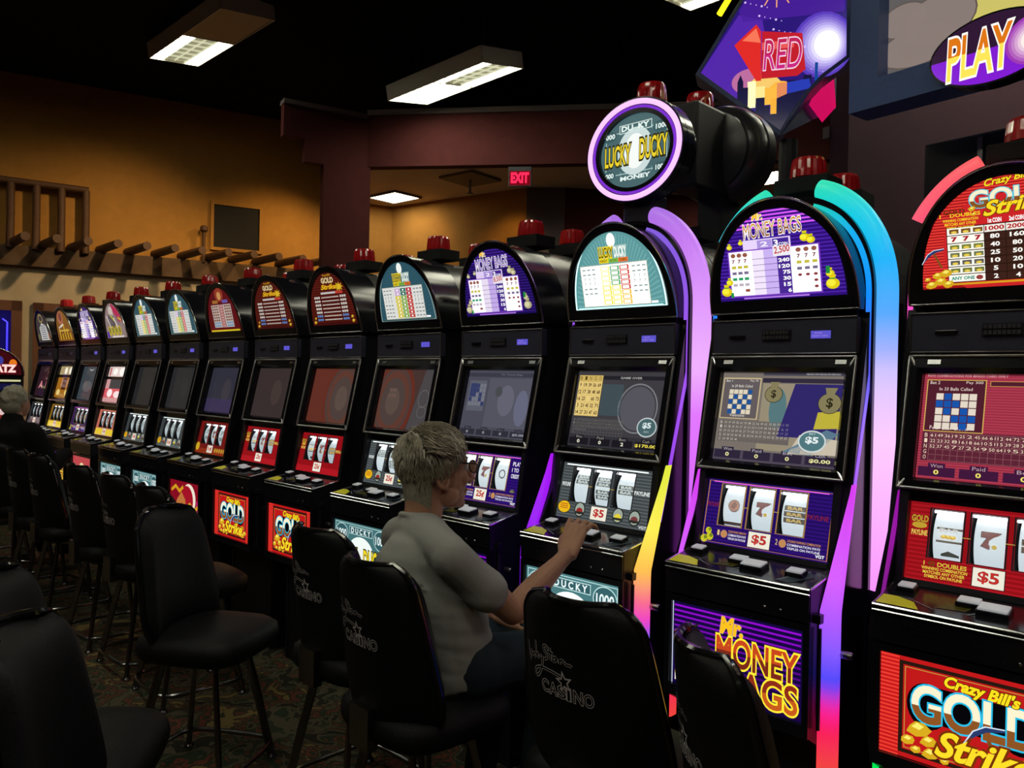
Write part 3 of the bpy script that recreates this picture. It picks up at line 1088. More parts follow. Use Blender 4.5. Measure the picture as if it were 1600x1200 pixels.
def screen_art(i, th):
    W_, H_ = .430, SCR_L
    A = Art(lambda a, b, l: SCR_FN(a - W_ / 2, b, .001 + l))
    T = lambda fx0, fy0, fx1, fy1, t, col, l=4, **kw: A.text(fx0 * W_, (1 - fy1) * H_, fx1 * W_, (1 - fy0) * H_, t, col, l, **kw)
    R = lambda fx0, fy0, fx1, fy1, col, l=2: A.rect(fx0 * W_, (1 - fy1) * H_, fx1 * W_, (1 - fy0) * H_, col, l)

    def meters(vals, y0, y1, bg, tab, ink, last=None):
        names = ['Won', 'Paid', 'Bet', 'Cash']
        for q in range(4):
            x = .012 + q * .25
            R(x, y0, x + .225, y1, bg, 3)
            R(x + .06, y0 - .035, x + .165, y0, bg, 3)
            T(x + .075, y0 - .028, x + .15, y0 + .006, names[q], tab, 4)
            v = vals[q]
            wq = .016 * len(v)
            T(x + .112 - wq, y0 + .025, x + .112 + wq, y1 - .02, v, last if (last and q == 3) else ink, 4, bold=.03)

    def numgrid(x0, y0, cw, ch, nx, full, ink, line, seed):
        rnd = random.Random(seed)
        for r in range(6):
            R(x0, y0 + r * ch, x0 + nx * cw, y0 + r * ch + .003, line, 3)
        for q in range(nx + 1):
            R(x0 + q * cw, y0, x0 + q * cw + .002, y0 + 5 * ch, line, 3)
        n = 0
        for r in range(5):
            T(x0 - .03, y0 + r * ch + .008, x0 - .012, y0 + (r + 1) * ch - .006, 'BINGO'[r], ink, 4)
            for q in range(nx):
                if n >= full: break
                n += 1
                T(x0 + q * cw + .006, y0 + r * ch + .012, x0 + (q + 1) * cw - .006, y0 + (r + 1) * ch - .010, str(rnd.randint(2, 75)), ink, 4)
    if i == 2:
        k = 1.0
        R(0, 0, 1, 1, C(62, 60, 64), 0)
        R(.0, .84, 1, 1, C(50, 50, 56), 1)
        R(.02, .055, .30, .60, C(206, 176, 98), 2)
        for q, t in enumerate('BINGO'):
            T(.032 + q * .056, .07, .058 + q * .056, .12, t, C(90, 70, 20), 4)
        nums = [[9, 19, 39, 56, 69], [12, 17, 38, 48, 68], [16, 23, 0, 60, 73], [3, 21, 45, 52, 71], [14, 27, 31, 47, 63]]
        for r in range(5):
            for q in range(5):
                R(.022 + q * .0555, .145 + r * .091, .0725 + q * .0555, .228 + r * .091, C(232, 204, 128), 3)
                if nums[r][q]:
                    t = str(nums[r][q]); ww = .009 * len(t)
                    T(.047 + q * .0555 - ww, .16 + r * .091, .047 + q * .0555 + ww, .213 + r * .091, t, C(70, 44, 20), 4, bold=.03)
        R(.30, .06, .98, .11, C(34, 34, 40), 2)
        T(.50, .07, .74, .1, 'GAME OVER', C(170, 170, 165), 4, bold=.02)
        R(.31, .17, .55, .58, C(64, 78, 84), 2)
        A.ring(.73 * W_, .53 * H_, .092, .098, .006, C(120, 122, 126), 2)
        A.ell(.73 * W_, .53 * H_, .080, .086, C(86, 84, 92), 2)
        A.ell(.86 * W_, .30 * H_, .045, .038, C(190, 200, 200), 6); A.ell(.86 * W_, .30 * H_, .040, .033, C(72, 100, 104), 7)
        T(.815, .64, .905, .72, '$5', C(220, 235, 235), 10, bold=.04); T(.835, .745, .89, .765, 'CREDITS', C(190, 205, 205), 10)
        numgrid(.06, .63, .034, .042, 16, 52, C(122, 118, 112), C(100, 98, 96), 3)
        meters(['0', '0', '2', '$170.00'], .885, .975, C(28, 26, 32), C(150, 146, 140), C(230, 225, 205), C(232, 214, 80))
    elif i == 1:
        R(0, 0, 1, 1, C(120, 112, 104), 0)
        R(.0, .88, 1, 1, C(78, 70, 84), 1)
        R(.01, .06, .34, .53, C(200, 182, 140), 2); R(.02, .075, .33, .52, C(98, 90, 92), 3)
        T(.035, .08, .09, .11, 'Bet 1', C(220, 215, 205)); T(.245, .08, .315, .11, 'Pay 50', C(220, 215, 205))
        T(.09, .14, .27, .17, 'In 29 Balls Called', C(225, 220, 210))
        bingo_grid(A, .075 * W_, (1 - .19) * H_, .0175, {(0, 4), (1, 1), (1, 3), (2, 0), (2, 2), (2, 4), (3, 1), (3, 3), (4, 0), (4, 2)}, 5, C(222, 212, 188), C(34, 84, 150))
        T(.10, .475, .23, .505, 'Valentine', C(225, 220, 210))
        R(.35, .06, .99, .11, C(50, 44, 60), 2); R(.35, .0, .99, .03, C(70, 66, 80), 2)
        T(.70, .005, .96, .02, 'MALFUNCTION VOIDS ALL PAYS AND PLAYS', C(215, 215, 215), 4)
        R(.36, .12, .99, .86, C(150, 140, 118), 2)
        A.ell(.5 * W_, .60 * H_, .030, .07, C(86, 120, 124), 3)
        A.poly([(.52 * W_, .3 * H_), (.62 * W_, .88 * H_), (.99 * W_, .88 * H_), (.97 * W_, .3 * H_)], C(48, 40, 104), 4)
        A.poly([(.80 * W_, .40 * H_), (.99 * W_, .42 * H_), (.99 * W_, .60 * H_), (.82 * W_, .58 * H_)], C(190, 176, 60), 5)
        A.poly([(.62 * W_, .12 * H_), (.99 * W_, .14 * H_), (.99 * W_, .3 * H_), (.7 * W_, .33 * H_)], C(200, 190, 170), 5)
        A.poly([(.58 * W_, .14 * H_), (.8 * W_, .12 * H_), (.99 * W_, .36 * H_), (.9 * W_, .40 * H_)], C(90, 120, 140), 5)
        for (x, y, r) in ((.455, .76, .030), (.90, .68, .036)):
            A.ell(x * W_, y * H_, r + .002, r * .9 + .002, C(40, 36, 24), 6, 20); A.ell(x * W_, y * H_, r, r * .9, C(132, 124, 88), 7, 20)
            A.poly([(x * W_ - r * .35, y * H_ + r * .8), (x * W_ + r * .35, y * H_ + r * .8), (x * W_ + r * .6, y * H_ + r * 1.4), (x * W_ - r * .5, y * H_ + r * 1.4)], C(132, 124, 88), 7)
            A.text(x * W_ - r * .3, y * H_ - r * .5, x * W_ + r * .3, y * H_ + r * .5, '$', C(44, 40, 24), 9, .02)
        A.ell(.80 * W_, .27 * H_, .046, .036, C(205, 215, 215), 8); A.ell(.80 * W_, .27 * H_, .041, .031, C(80, 120, 126), 9)
        T(.75, .68, .85, .76, '$5', C(230, 240, 240), 12, bold=.04); T(.775, .64, .825, .66, 'BET', C(200, 215, 215), 12)
        R(.02, .545, .62, .79, C(104, 96, 92), 3)
        numgrid(.06, .55, .0345, .047, 16, 68, C(196, 190, 178), C(140, 132, 122), 5)
        meters(['0', '0', '0', '$0.00'], .885, .975, C(46, 38, 58), C(176, 168, 178), C(232, 226, 160))
    elif i == 0:
        R(0, 0, 1, 1, C(150, 46, 66), 0)
        for q in range(40):
            R(0, q / 40, 1, q / 40 + .012, C(176, 60, 80), 1)
        R(.02, .05, .38, .55, C(214, 176, 90), 2); R(.026, .058, .374, .542, C(80, 30, 44), 3)
        T(.04, .065, .10, .095, 'Bet 2', C(235, 215, 205)); T(.26, .065, .36, .095, 'Pay 300', C(235, 215, 205))
        T(.10, .125, .30, .155, 'In 33 Balls Called', C(235, 215, 205))
        bingo_grid(A, .085 * W_, (1 - .175) * H_, .0215, {(0, 1), (1, 0), (1, 1), (1, 2), (2, 1), (2, 3), (3, 2), (3, 3), (3, 4), (4, 3)}, 5, C(228, 216, 200), C(24, 84, 170))
        T(.06, .495, .30, .53, 'Four Leaf Clover', C(240, 222, 215))
        R(.40, .06, .98, .11, C(200, 150, 80), 2); R(.404, .065, .976, .105, C(80, 30, 44), 3)
        R(.02, .55, .86, .83, C(92, 36, 52), 3)
        numgrid(.065, .56, .044, .052, 17, 50, C(240, 214, 190), C(170, 110, 116), 9)
        meters(['0', '0', '0', '$0.00'], .885, .975, C(64, 24, 60), C(190, 160, 170), C(240, 226, 110))
        T(.02, .008, .5, .025, 'PAYS COMBINATIONS FOR BINGO CARD ONLY', C(225, 180, 180), 4)
    elif i == 3:
        R(0, 0, 1, 1, C(74, 74, 86), 0)
        R(.0, .04, .98, .1, C(58, 58, 70), 1); R(.34, .12, .98, .85, C(84, 84, 96), 1)
        R(.04, .16, .30, .62, C(90, 92, 104), 1)
        R(.06, .20, .17, .40, C(58, 66, 104), 2)
        bingo_grid(A, .06 * W_, .80 * H_, .021, {(0, 0), (0, 1), (0, 2), (1, 0), (1, 1), (1, 2), (2, 0), (2, 1), (2, 3), (3, 3), (3, 0), (4, 4)}, 3, C(112, 114, 126), C(52, 60, 100))
        A.ell(.62 * W_, .55 * H_, .05, .07, C(98, 98, 112), 2); A.ell(.50 * W_, .68 * H_, .022, .024, C(70, 74, 76), 3); A.ell(.85 * W_, .45 * H_, .04, .08, C(100, 102, 124), 2)
        T(.5, .05, .8, .085, 'Mr. Money Bags', C(110, 110, 122))
        meters(['0', '0', '0', '$0.00'], .89, .975, C(46, 46, 56), C(90, 90, 100), C(150, 150, 160))
    elif i in (4, 5):  # room reflections painted into these two screens as muted red ovals
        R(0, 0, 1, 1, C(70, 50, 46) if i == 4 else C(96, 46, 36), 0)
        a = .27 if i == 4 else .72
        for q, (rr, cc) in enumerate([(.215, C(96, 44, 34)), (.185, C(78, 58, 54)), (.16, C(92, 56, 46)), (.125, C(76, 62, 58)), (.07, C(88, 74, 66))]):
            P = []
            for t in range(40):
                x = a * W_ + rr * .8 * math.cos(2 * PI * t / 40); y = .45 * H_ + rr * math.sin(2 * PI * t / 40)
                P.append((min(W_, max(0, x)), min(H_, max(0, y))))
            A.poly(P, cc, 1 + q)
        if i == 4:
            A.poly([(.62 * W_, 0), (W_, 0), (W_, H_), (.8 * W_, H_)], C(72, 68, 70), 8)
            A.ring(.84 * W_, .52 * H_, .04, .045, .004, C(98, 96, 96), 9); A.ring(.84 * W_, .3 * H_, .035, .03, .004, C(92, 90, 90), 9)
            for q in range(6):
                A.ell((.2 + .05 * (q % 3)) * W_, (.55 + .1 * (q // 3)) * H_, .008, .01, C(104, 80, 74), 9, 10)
    elif i in (6, 7, 8, 9):
        R(0, 0, 1, 1, [C(56, 46, 46), C(46, 46, 58), C(40, 40, 42), C(36, 36, 38)][i - 6], 0)
        A.ell(.6 * W_, .5 * H_, .06, .08, [C(66, 54, 52), C(58, 54, 62), C(44, 44, 46), C(40, 40, 42)][i - 6], 1)
        if i == 7: A.rect(0, 0, W_, .3 * H_, C(56, 48, 78), 1)
    elif i == 10:
        R(0, 0, 1, .28, C(225, 205, 200), 0); A.ell(.35 * W_, .86 * H_, .05, .03, C(252, 248, 240), 2); A.ell(.7 * W_, .86 * H_, .06, .035, C(252, 248, 240), 2)
        for x in (.12, .9): R(x - .06, .02, x, .26, C(180, 60, 50), 1)
        R(0, .28, 1, .36, C(24, 16, 16), 1); R(0, .36, 1, 1, C(205, 150, 150), 0); R(.2, .36, .8, .62, C(60, 60, 64), 1)
        R(.0, .62, 1, .88, C(215, 90, 100), 1); A.ell(.3 * W_, .25 * H_, .06, .035, C(250, 235, 235), 2); A.ell(.7 * W_, .22 * H_, .08, .03, C(248, 225, 225), 2)
    elif i == 11:
        R(0, 0, 1, 1, C(58, 66, 72), 0); A.ring(.5 * W_, 1.0 * H_ - .02, .05, .018, .006, C(210, 215, 215), 1, a0=PI, a1=2 * PI); A.ell(.45 * W_, .4 * H_, .12, .05, C(80, 88, 92), 1)
    elif i == 12:
        R(0, 0, 1, .27, C(170, 150, 110), 0); A.ell(.4 * W_, .86 * H_, .04, .035, C(245, 240, 220), 2); A.ell(.72 * W_, .86 * H_, .05, .035, C(245, 240, 220), 2)
        R(0, .27, 1, .36, C(30, 20, 14), 1); R(0, .36, 1, 1, C(160, 104, 30), 0); R(.35, .38, .62, .75, C(60, 30, 14), 1)
        for x in (.2, .75): A.ell(x * W_, .16 * H_, .05, .03, C(226, 200, 120), 2)
    else:
        R(0, 0, 1, 1, C(44, 26, 34), 0)
        T(.2, .5, .5, .75, 'A', C(200, 120, 130), 2, bold=.04); A.ring(.8 * W_, .38 * H_, .05, .05, .015, C(190, 110, 120), 2)
    return A


def reel_plate_art(i, th, k):
    L = REEL_L
    A = Art(lambda a, b, l: REEL_FN((a - .5) * REEL_W, b * L, .001 + l))
    base = {'money': C(34, 14, 96, k), 'ducky': C(66, 72, 74, k), 'gold': C(150, 16, 24, k), 'crimson': C(120, 22, 20, k), 'rose': C(210, 120, 100, k), 'amber': C(150, 110, 30, k), 'pale': C(52, 52, 54, k)}[th]
    alt = {'money': C(50, 18, 120, k), 'ducky': C(92, 100, 102, k), 'gold': C(176, 24, 34, k), 'crimson': C(150, 50, 24, k), 'rose': C(235, 170, 150, k), 'amber': C(205, 175, 40, k), 'pale': C(80, 80, 84, k)}[th]
    b0, b1 = RV
    # the plate is cut around the three windows
    us = [0] + [u for w in RW for u in w] + [1]
    A.rect(0, 0, 1, b0, base, 0); A.rect(0, b1, 1, 1, base, 0)
    for q in range(0, 8, 2):
        A.rect(us[q], b0, us[q + 1], b1, base, 0)
    if i < 5:
        for q in range(18):                                   # fine ruled lines of the print
            y = q / 18
            if y + .02 < b0 or y > b1: A.rect(.01, y, .99, y + .022, alt, 1)
            else:
                A.rect(.01, y, RW[0][0] - .01, y + .022, alt, 1); A.rect(RW[2][1] + .01, y, .99, y + .022, alt, 1)
    else:
        A.rect(0, 0, 1, .16, alt, 1)
    fr = C(30, 24, 26) if th != 'money' else C(160, 120, 60)
    for u0, u1 in RW:
        A.frame(u0 - .012, b0 - .015, u1 + .012, b1 + .015, .010, fr, 3)
    A.rect(.385, .035, .565, .275, C(40, 20, 20), 4); A.rect(.390, .042, .560, .268, C(250, 244, 226, k * .95), 5)
    A.text(.42, .08, .53, .23, '$5' if i < 3 else ('25¢' if i < 7 else '1¢'), C(196, 50, 44), 6, .015, C(120, 20, 20), .02)
    ink = {'money': C(120, 30, 60), 'ducky': C(225, 232, 230), 'gold': C(226, 200, 90)}.get(th, C(225, 210, 150))
    if i < 7:
        A.text(.02, .57, .115, .64, 'PAYLINE', ink, 4, .03); A.text(.81 if th != 'money' or i == 1 else .82, .57, .965, .64, 'PAYLINE' if i != 3 else '', ink, 4, .03)
        A.rect(.315, .60, .362, .61, C(180, 150, 70), 4); A.rect(.55, .60, .60, .61, C(180, 150, 70), 4)
    if th == 'money':
        A.frame(.012, .02, .985, .975, .006, C(196, 130, 60, k), 4)
        A.rect(.05, .955, .95, .965, C(240, 90, 255, k * 1.4), 5)
        for x, y, r in ((.03, .06, .03), (.075, .10, .03), (.06, .19, .025)):
            A.ell(x, y, r, r * 2.0, C(206, 200, 40, k), 5, 14); A.ell(x + .01, y + .02, r * .5, r, C(120, 140, 30, k), 6, 12)
        for x, tt in ((.135, '1'), (.60, '2')):
            A.text(x, .14, x + .018, .22, tt, C(226, 190, 130), 5)
            A.ell(x + .055, .17, .028, .06, C(196, 140, 90, k), 5, 14)
        for x0, x1 in ((.225, .37), (.69, .93)):
            for q, t in enumerate(['DOUBLES WINNING COMBINATION', 'COMBINATION PAYS', 'TRIPLES ON PAYLINE']):
                A.text(x0, .20 - q * .052, x1, .235 - q * .052, t, C(190, 130, 70) if q == 0 else C(226, 222, 236), 5, .02)
        if i == 3:
            for q, t in enumerate(['PLAY', '1 TO 3', 'CREDITS']): A.text(.85, .80 - q * .12, .97, .88 - q * .12, t, C(225, 220, 235), 5, .03)
            money_bag(A, .9, .3, .035, (C(120, 116, 96), C(90, 86, 70), C(60, 60, 50)), 5)
        A.text(.90, .045, .965, .09, 'VGT', WHT, 5, .03)
    elif th == 'ducky':
        A.rect(.04, .955, .92, .975, C(240, 255, 250, k * 1.6), 5)
        A.ell(.085, .19, .075, .115, C(40, 30, 10), 5); A.ell(.085, .19, .068, .105, C(240, 190, 30, k), 6)
        for q in range(3): A.rect(.04, .165 + q * .035, .13, .178 + q * .035, C(180, 60, 20), 7)
        for x, cc in ((.265, C(150, 40, 36)), (.68, C(226, 206, 60)), (.85, C(120, 60, 60))):
            A.ell(x, .18, .06, .135, C(24, 28, 24), 5); A.ell(x, .18, .05, .115, C(160, 172, 160, k), 6); A.ell(x, .15, .036, .06, cc, 7); A.rect(x - .05, .10, x + .05, .14, C(40, 44, 40), 8)
        A.text(.90, .02, .98, .07, 'VGT', C(220, 225, 225), 5, .03)
    elif th == 'gold':
        A.text(.015, .74, .115, .83, 'GOLD', C(200, 150, 50, k), 5, .05, C(50, 20, 10), .05); A.ell(.065, .70, .045, .04, C(196, 160, 50, k), 5)
        if i == 0:
            A.text(.11, .20, .355, .255, '1      DOUBLES', C(222, 200, 70), 5, .02); A.text(.135, .2, .175, .26, 'G', C(110, 60, 20), 5, .06)
            for q, t in enumerate(['WINNING COMBINATION', 'MATCHES ANY OTHER', 'SYMBOL ON PAYLINE']): A.text(.10 + q * .01, .148 - q * .05, .36 - q * .012, .188 - q * .05, t, C(226, 206, 70), 5, .02)
        A.rect(.90, .60, .97, .66, C(90, 10, 14), 4)
    elif th == 'crimson':
        A.ell(.06, .2, .06, .13, C(220, 180, 40, k), 5)
        for q in range(5): A.ell(.65 + q * .07, .14, .03, .07, C(200, 150, 50, k), 5, 10)
    elif th in ('rose', 'amber'):
        A.rect(.02, .02, .98, .26, C(250, 215, 60, k), 2)
    return A


def reel_art(i, kk, th):
    """one printed reel strip"""
    f = reel_fn(kk)
    A = Art(f)
    w = (RW[kk][1] - RW[kk][0]) * REEL_W / 2 - .002
    n = 22
    lim = REEL_R * 1.05
    tint = C(216, 232, 240) if i < 5 else C(180, 198, 206)
    for q in range(n):
        a, b = -lim + 2 * lim * q / n, -lim + 2 * lim * (q + 1) / n
        A.rect(-w, a, w, b, tint, 0)
    dk = C(44, 60, 66)

    def bars(y, m, bg, ink):
        for q in range(m):
            yy = y + q * .0195
            A.rect(-w * .85, yy, w * .9, yy + .0165, bg, 4); A.text(-w * .6, yy + .003, w * .66, yy + .0135, 'BAR', ink, 6, .03)
    if th == 'ducky':
        bars(.004 if kk < 2 else -.016, 2, dk, C(206, 222, 222))
        if kk == 1: bars(-.046, 2, dk, C(206, 222, 222))
    elif kk == 1 or (i == 3):
        if not (i == 3 and kk == 2):
            A.text(-w * .55, -.022, w * .55, .022, '7', C(110, 26, 46), 4, .10, C(60, 20, 40), .04)
            A.ell(w * .25, -.016, .007, .006, C(200, 170, 60), 8, 10)
        else: A.ring(0, 0, .02, .02, .006, C(60, 60, 90), 4)
    elif th == 'gold':
        if kk == 0:
            A.rect(-w * .8, -.022, w * .9, .020, C(50, 34, 26), 4); A.text(-w * .6, .006, w * .7, .018, 'BAR', C(200, 200, 200), 6, .03)
            for x in (-.012, .0, .012): nugget(A, x, -.006, .008, 6)
            A.poly([(-w * .5, -.055), (0, -.045), (w * .7, -.055), (w * .7, -.062), (-w * .5, -.062)], C(40, 50, 46), 4)
        else: bars(-.02, 2, C(60, 34, 26), C(220, 190, 90))
    elif th == 'money':
        if kk == 0:
            A.ell(0, 0, .021, .021, C(70, 50, 50), 4); A.ell(0, 0, .018, .018, C(176, 130, 110), 6); A.poly([(-.014, -.004), (.002, .016), (.012, .004), (.0, -.012)], C(120, 70, 60), 8)
            A.rect(-w, -.068, w, -.056, C(60, 40, 40), 4)
        else: bars(-.030, 3, C(46, 40, 46), C(206, 176, 90))
    else:
        A.text(-w * .5, .0, w * .5, .03, '7' if kk != 1 else '4', C(80, 90, 96), 4, .06); A.rect(-w * .7, -.04, w * .7, -.015, C(110, 124, 130), 4)
    return A

# ------------------------------------------------------------------ the room
def struct(o):
    o['kind'] = 'structure'
    return o


OCHRE = mat('ochre_plaster', (0.40, 0.19, 0.04), 0.85, spec=0.15, noise=0.16, scale=9, bump=0.05)
CREAM = mat('cream_plaster', (0.50, 0.40, 0.27), 0.85, spec=0.15, noise=0.12, scale=7, bump=0.05)
MAROON = mat('maroon_plaster', (0.085, 0.022, 0.022), 0.85, spec=0.12, noise=0.2, scale=8)
TRIMM = mat('cornice_grey', (0.16, 0.13, 0.13), 0.7, noise=0.15)
CEILM = mat('ceiling_black', (0.010, 0.011, 0.011), 0.9, spec=0.05, noise=0.4, scale=4)
BEIGE = mat('beige_ceiling', (0.62, 0.50, 0.42), 0.9, spec=0.1, noise=0.1, scale=12)
LOGM = mat('log_wood', (0.085, 0.034, 0.010), 0.65, noise=0.4, scale=22, stretch=(1, 1, 6), bump=0.3)
BROWN = mat('brown_fascia', (0.10, 0.052, 0.022), 0.75, noise=0.3, scale=16, bump=0.1)
WOODF = mat('window_wood', (0.14, 0.05, 0.02), 0.6, noise=0.3, scale=20)


def carpet():
    m = bpy.data.materials.new('patterned_carpet')
    m.use_nodes = True
    nt = m.node_tree
    b = nt.nodes['Principled BSDF']
    b.inputs['Roughness'].default_value = 0.95
    b.inputs['Specular IOR Level'].default_value = 0.05
    tc = nt.nodes.new('ShaderNodeTexCoord')
    v = nt.nodes.new('ShaderNodeTexNoise'); v.inputs['Scale'].default_value = 5.5; v.inputs['Detail'].default_value = 3; v.inputs['Distortion'].default_value = 1.6
    r = nt.nodes.new('ShaderNodeValToRGB')
    r.color_ramp.interpolation = 'CONSTANT'
    e = r.color_ramp.elements
    e[0].color = (0.03, 0.028, 0.02, 1); e[1].position = 0.62; e[1].color = (0.20, 0.15, 0.06, 1)
    for p, c in ((0.40, (0.10, 0.085, 0.06, 1)), (0.47, (0.035, 0.05, 0.03, 1)), (0.53, (0.16, 0.05, 0.035, 1)), (0.57, (0.05, 0.045, 0.03, 1))):
        q = e.new(p); q.color = c
    nt.links.new(tc.outputs['Object'], v.inputs['Vector'])
    nt.links.new(v.outputs['Fac'], r.inputs[0])
    nt.links.new(r.outputs[0], b.inputs['Base Color'])
    n2 = nt.nodes.new('ShaderNodeTexNoise'); n2.inputs['Scale'].default_value = 260
    bp = nt.nodes.new('ShaderNodeBump'); bp.inputs['Strength'].default_value = 0.5; bp.inputs['Distance'].default_value = 0.006
    nt.links.new(tc.outputs['Object'], n2.inputs['Vector'])
    nt.links.new(n2.outputs['Fac'], bp.inputs['Height'])
    nt.links.new(bp.outputs[0], b.inputs['Normal'])
    return m


struct(MB().box(-13.5, 4.5, -4.5, 13.0, -.06, 0).build('floor', carpet()))
struct(MB().box(-13.5, 4.5, -4.5, 13.0, 5.16, 5.26).build('ceiling', CEILM))
struct(MB().box(-13.5, 4.5, -4.6, -4.5, 0, 5.16).build('wall_south', MAROON))
struct(MB().box(4.5, 4.6, -4.5, 13.0, 0, 5.16).build('wall_east', MAROON))
struct(MB().box(-13.5, 4.5, 13.0, 13.1, 0, 5.16).build('wall_north', MAROON))

# ochre wall with the log ends: runs from A (near the red wall) to B
WA = Vector((-9.959, 6.349, 0)); WB = Vector((-11.581, .572, 0))
WD = (WA - WB).normalized()              # along the wall
WN = Vector((WD.y, -WD.x, 0))            # out of the wall, into the room
WROT = math.atan2(WD.y, WD.x)


def wall_pt(x, y, z, off=0.0):
    """nearest point of the ochre wall to (x,y)"""
    t = (Vector((x, y, 0)) - WB).dot(WD)
    p = WB + WD * t + WN * off
    return Vector((p.x, p.y, z))


def wall_box(t0, t1, d0, d1, z0, z1, m=None, mi=0):
    m = m or MB()
    vs = []
    for t in (t0, t1):
        for d in (d0, d1):
            for z in (z0, z1):
                p = WB + WD * t + WN * d
                vs.append((p.x, p.y, z))
    return m.add(vs, [(0, 1, 3, 2), (4, 6, 7, 5), (0, 4, 5, 1), (2, 3, 7, 6), (0, 2, 6, 4), (1, 5, 7, 3)], mi)


WL = (WA - WB).length
struct(wall_box(-4.5, WL + 1.2, -.15, 0, 2.86, 5.16).build('wall_west', OCHRE))
struct(wall_box(-4.5, WL + 1.2, -.15, 0.005, 0, 2.86).build('wall_west_lower', CREAM))
fas = struct(wall_box(-4.5, WL + .2, .005, .10, 2.86, 3.10).build('trim_1', BROWN))
tt = lambda x, y: (Vector((x, y, 0)) - WB).dot(WD)

# log ends (vigas), each a piece of the wall
logs = [(19, -10.996, 2.654, 3.136), (10, -10.574, 4.156, 3.163), (0, -10.141, 5.701, 3.192)]
t_first, t_last = tt(-10.996, 2.654), tt(-10.141, 5.701)
for i in range(-2, 12):
    t = t_first + (t_last - t_first) * i / 10
    m = MB()
    p0 = WB + WD * (t - .02) + WN * (-.02); p1 = p0 + Vector((.70, -.02, 0))
    z = 3.135 + .004 * i
    m.tube([(p0.x, p0.y, z - .01), (p1.x, p1.y, z)], [.054, .050], 12)
    o = m.build('log_end', LOGM, None, True)
    o.parent = fas

# pole railing on the ledge
rl = empty('pole_railing', wall_pt(-10.9, 3.0, 3.1, .12), label='rustic pole railing on the ledge above the log ends', cat='railing')
RI = Matrix.Translation(rl.location).inverted()


def rel(o, inv):
    o.data.transform(inv)
    return o


ta, tb = tt(-11.032, 2.527) - 1.6, tt(-10.789, 3.393)
q = lambda t, z, d=.12: tuple(WB + WD * t + WN * d + Vector((0, 0, z)))
rel(MB().tube([q(ta, 3.83), q((ta + tb) / 2, 3.86), q(tb + .03, 3.84)], [.045, .04, .042], 10).build('top_rail', LOGM, rl, True), RI)
for k in range(7):
    t = tb - k * .262
    rel(MB().tube([q(t, 3.06), q(t + .004, 3.45), q(t, 3.83)], [.046, .042, .044], 10).build('post', LOGM, rl, True), RI)

# framed dark panel (speaker grille) and capped pipe
sp = empty('wall_grille', wall_pt(-10.30, 5.13, 3.6, 0), label='square black speaker grille in a thin frame on the ochre wall', cat='speaker grille')
RI = Matrix.Translation(sp.location).inverted()
t0, t1 = tt(-10.38, 4.85), tt(-10.219, 5.423)
m = MB()
for a, b, c, d in ((t0 - .04, t1 + .04, 3.27, 3.31), (t0 - .04, t1 + .04, 3.88, 3.92), (t0 - .04, t0, 3.31, 3.88), (t1, t1 + .04, 3.31, 3.88)):
    wall_box(a, b, .0, .035, c, d, m)
rel(m.build('frame', OCHRE, sp), RI)
rel(wall_box(t0, t1, .0, .015, 3.31, 3.88).build('grille_cloth', mat('grille_cloth', (.012, .01, .008), .9, scale=200, bump=.4), sp), RI)
pp = empty('capped_pipe', wall_pt(-10.41, 4.72, 3.1, .10), label='slim upright pipe with a round cap standing on the ledge', cat='pipe')
RI = Matrix.Translation(pp.location).inverted()
x, y, z = pp.location
rel(MB().tube([(x, y, 3.08), (x, y, 3.50)], .022, 10).build('pipe', LOGM, pp, True), RI)
rel(MB().lathe([(.03, 3.48), (.05, 3.50), (.05, 3.54), (.03, 3.565), (0, 3.57)], 14, c=(x, y, 0)).build('cap', LOGM, pp, True), RI)

# two framed openings in the cream wall, neon inside the first
NEON = mat('neon_blue', (0.02, 0.02, 0.1), .4, emit=C(70, 60, 255), es=1.3)
DEEP = mat('window_night', (0.004, 0.004, 0.05), .2, emit=C(20, 14, 96), es=.55)
for n, (ta, tb, zt) in enumerate(((tt(-11.027, 2.545) - .9, tt(-10.965, 2.764), 2.44), (tt(-10.935, 2.872), tt(-10.753, 3.522) + .25, 2.43))):
    w = empty('window_%d' % (n + 1), q((ta + tb) / 2, 0, 0)); w['kind'] = 'structure'
    RI = Matrix.Translation(w.location).inverted()
    m = MB()
    wall_box(ta, ta + .11, 0, .06, .9, zt, m); wall_box(tb - .11, tb, 0, .06, .9, zt, m); wall_box(ta, tb, 0, .06, zt - .12, zt, m); wall_box(ta, tb, 0, .06, .85, .9, m)
    rel(m.build('window_frame', WOODF, w), RI)
    rel(wall_box(ta + .11, tb - .11, .0, .012, .9, zt - .12).build('pane', DEEP if n == 0 else WOODF, w), RI)
    if n == 0:
        c = tb - .2
        rel(MB().tube([q(c, 2.22, .03), q(c + .05, 2.18, .03), q(c + .05, 1.75, .03), q(c, 1.70, .03), q(c - .10, 1.70, .03)], .010, 8).build('neon_tube', NEON, w, True), RI)

# stepped maroon wall in front of the ochre one
KX = Vector((-7.89, 5.556, 0)); KA = Vector((-8.143, 4.598, 0))
KD = (KX - KA).normalized(); KN = Vector((KD.y, -KD.x, 0))


def kwall(A, D, N, t0, t1, d0, d1, z0, z1, m=None, mi=0):
    m = m or MB()
    vs = []
    for t in (t0, t1):
        for d in (d0, d1):
            for z in (z0, z1):
                p = A + D * t + N * d
                vs.append((p.x, p.y, z))
    return m.add(vs, [(0, 1, 3, 2), (4, 6, 7, 5), (0, 4, 5, 1), (2, 3, 7, 6), (0, 2, 6, 4), (1, 5, 7, 3)], mi)


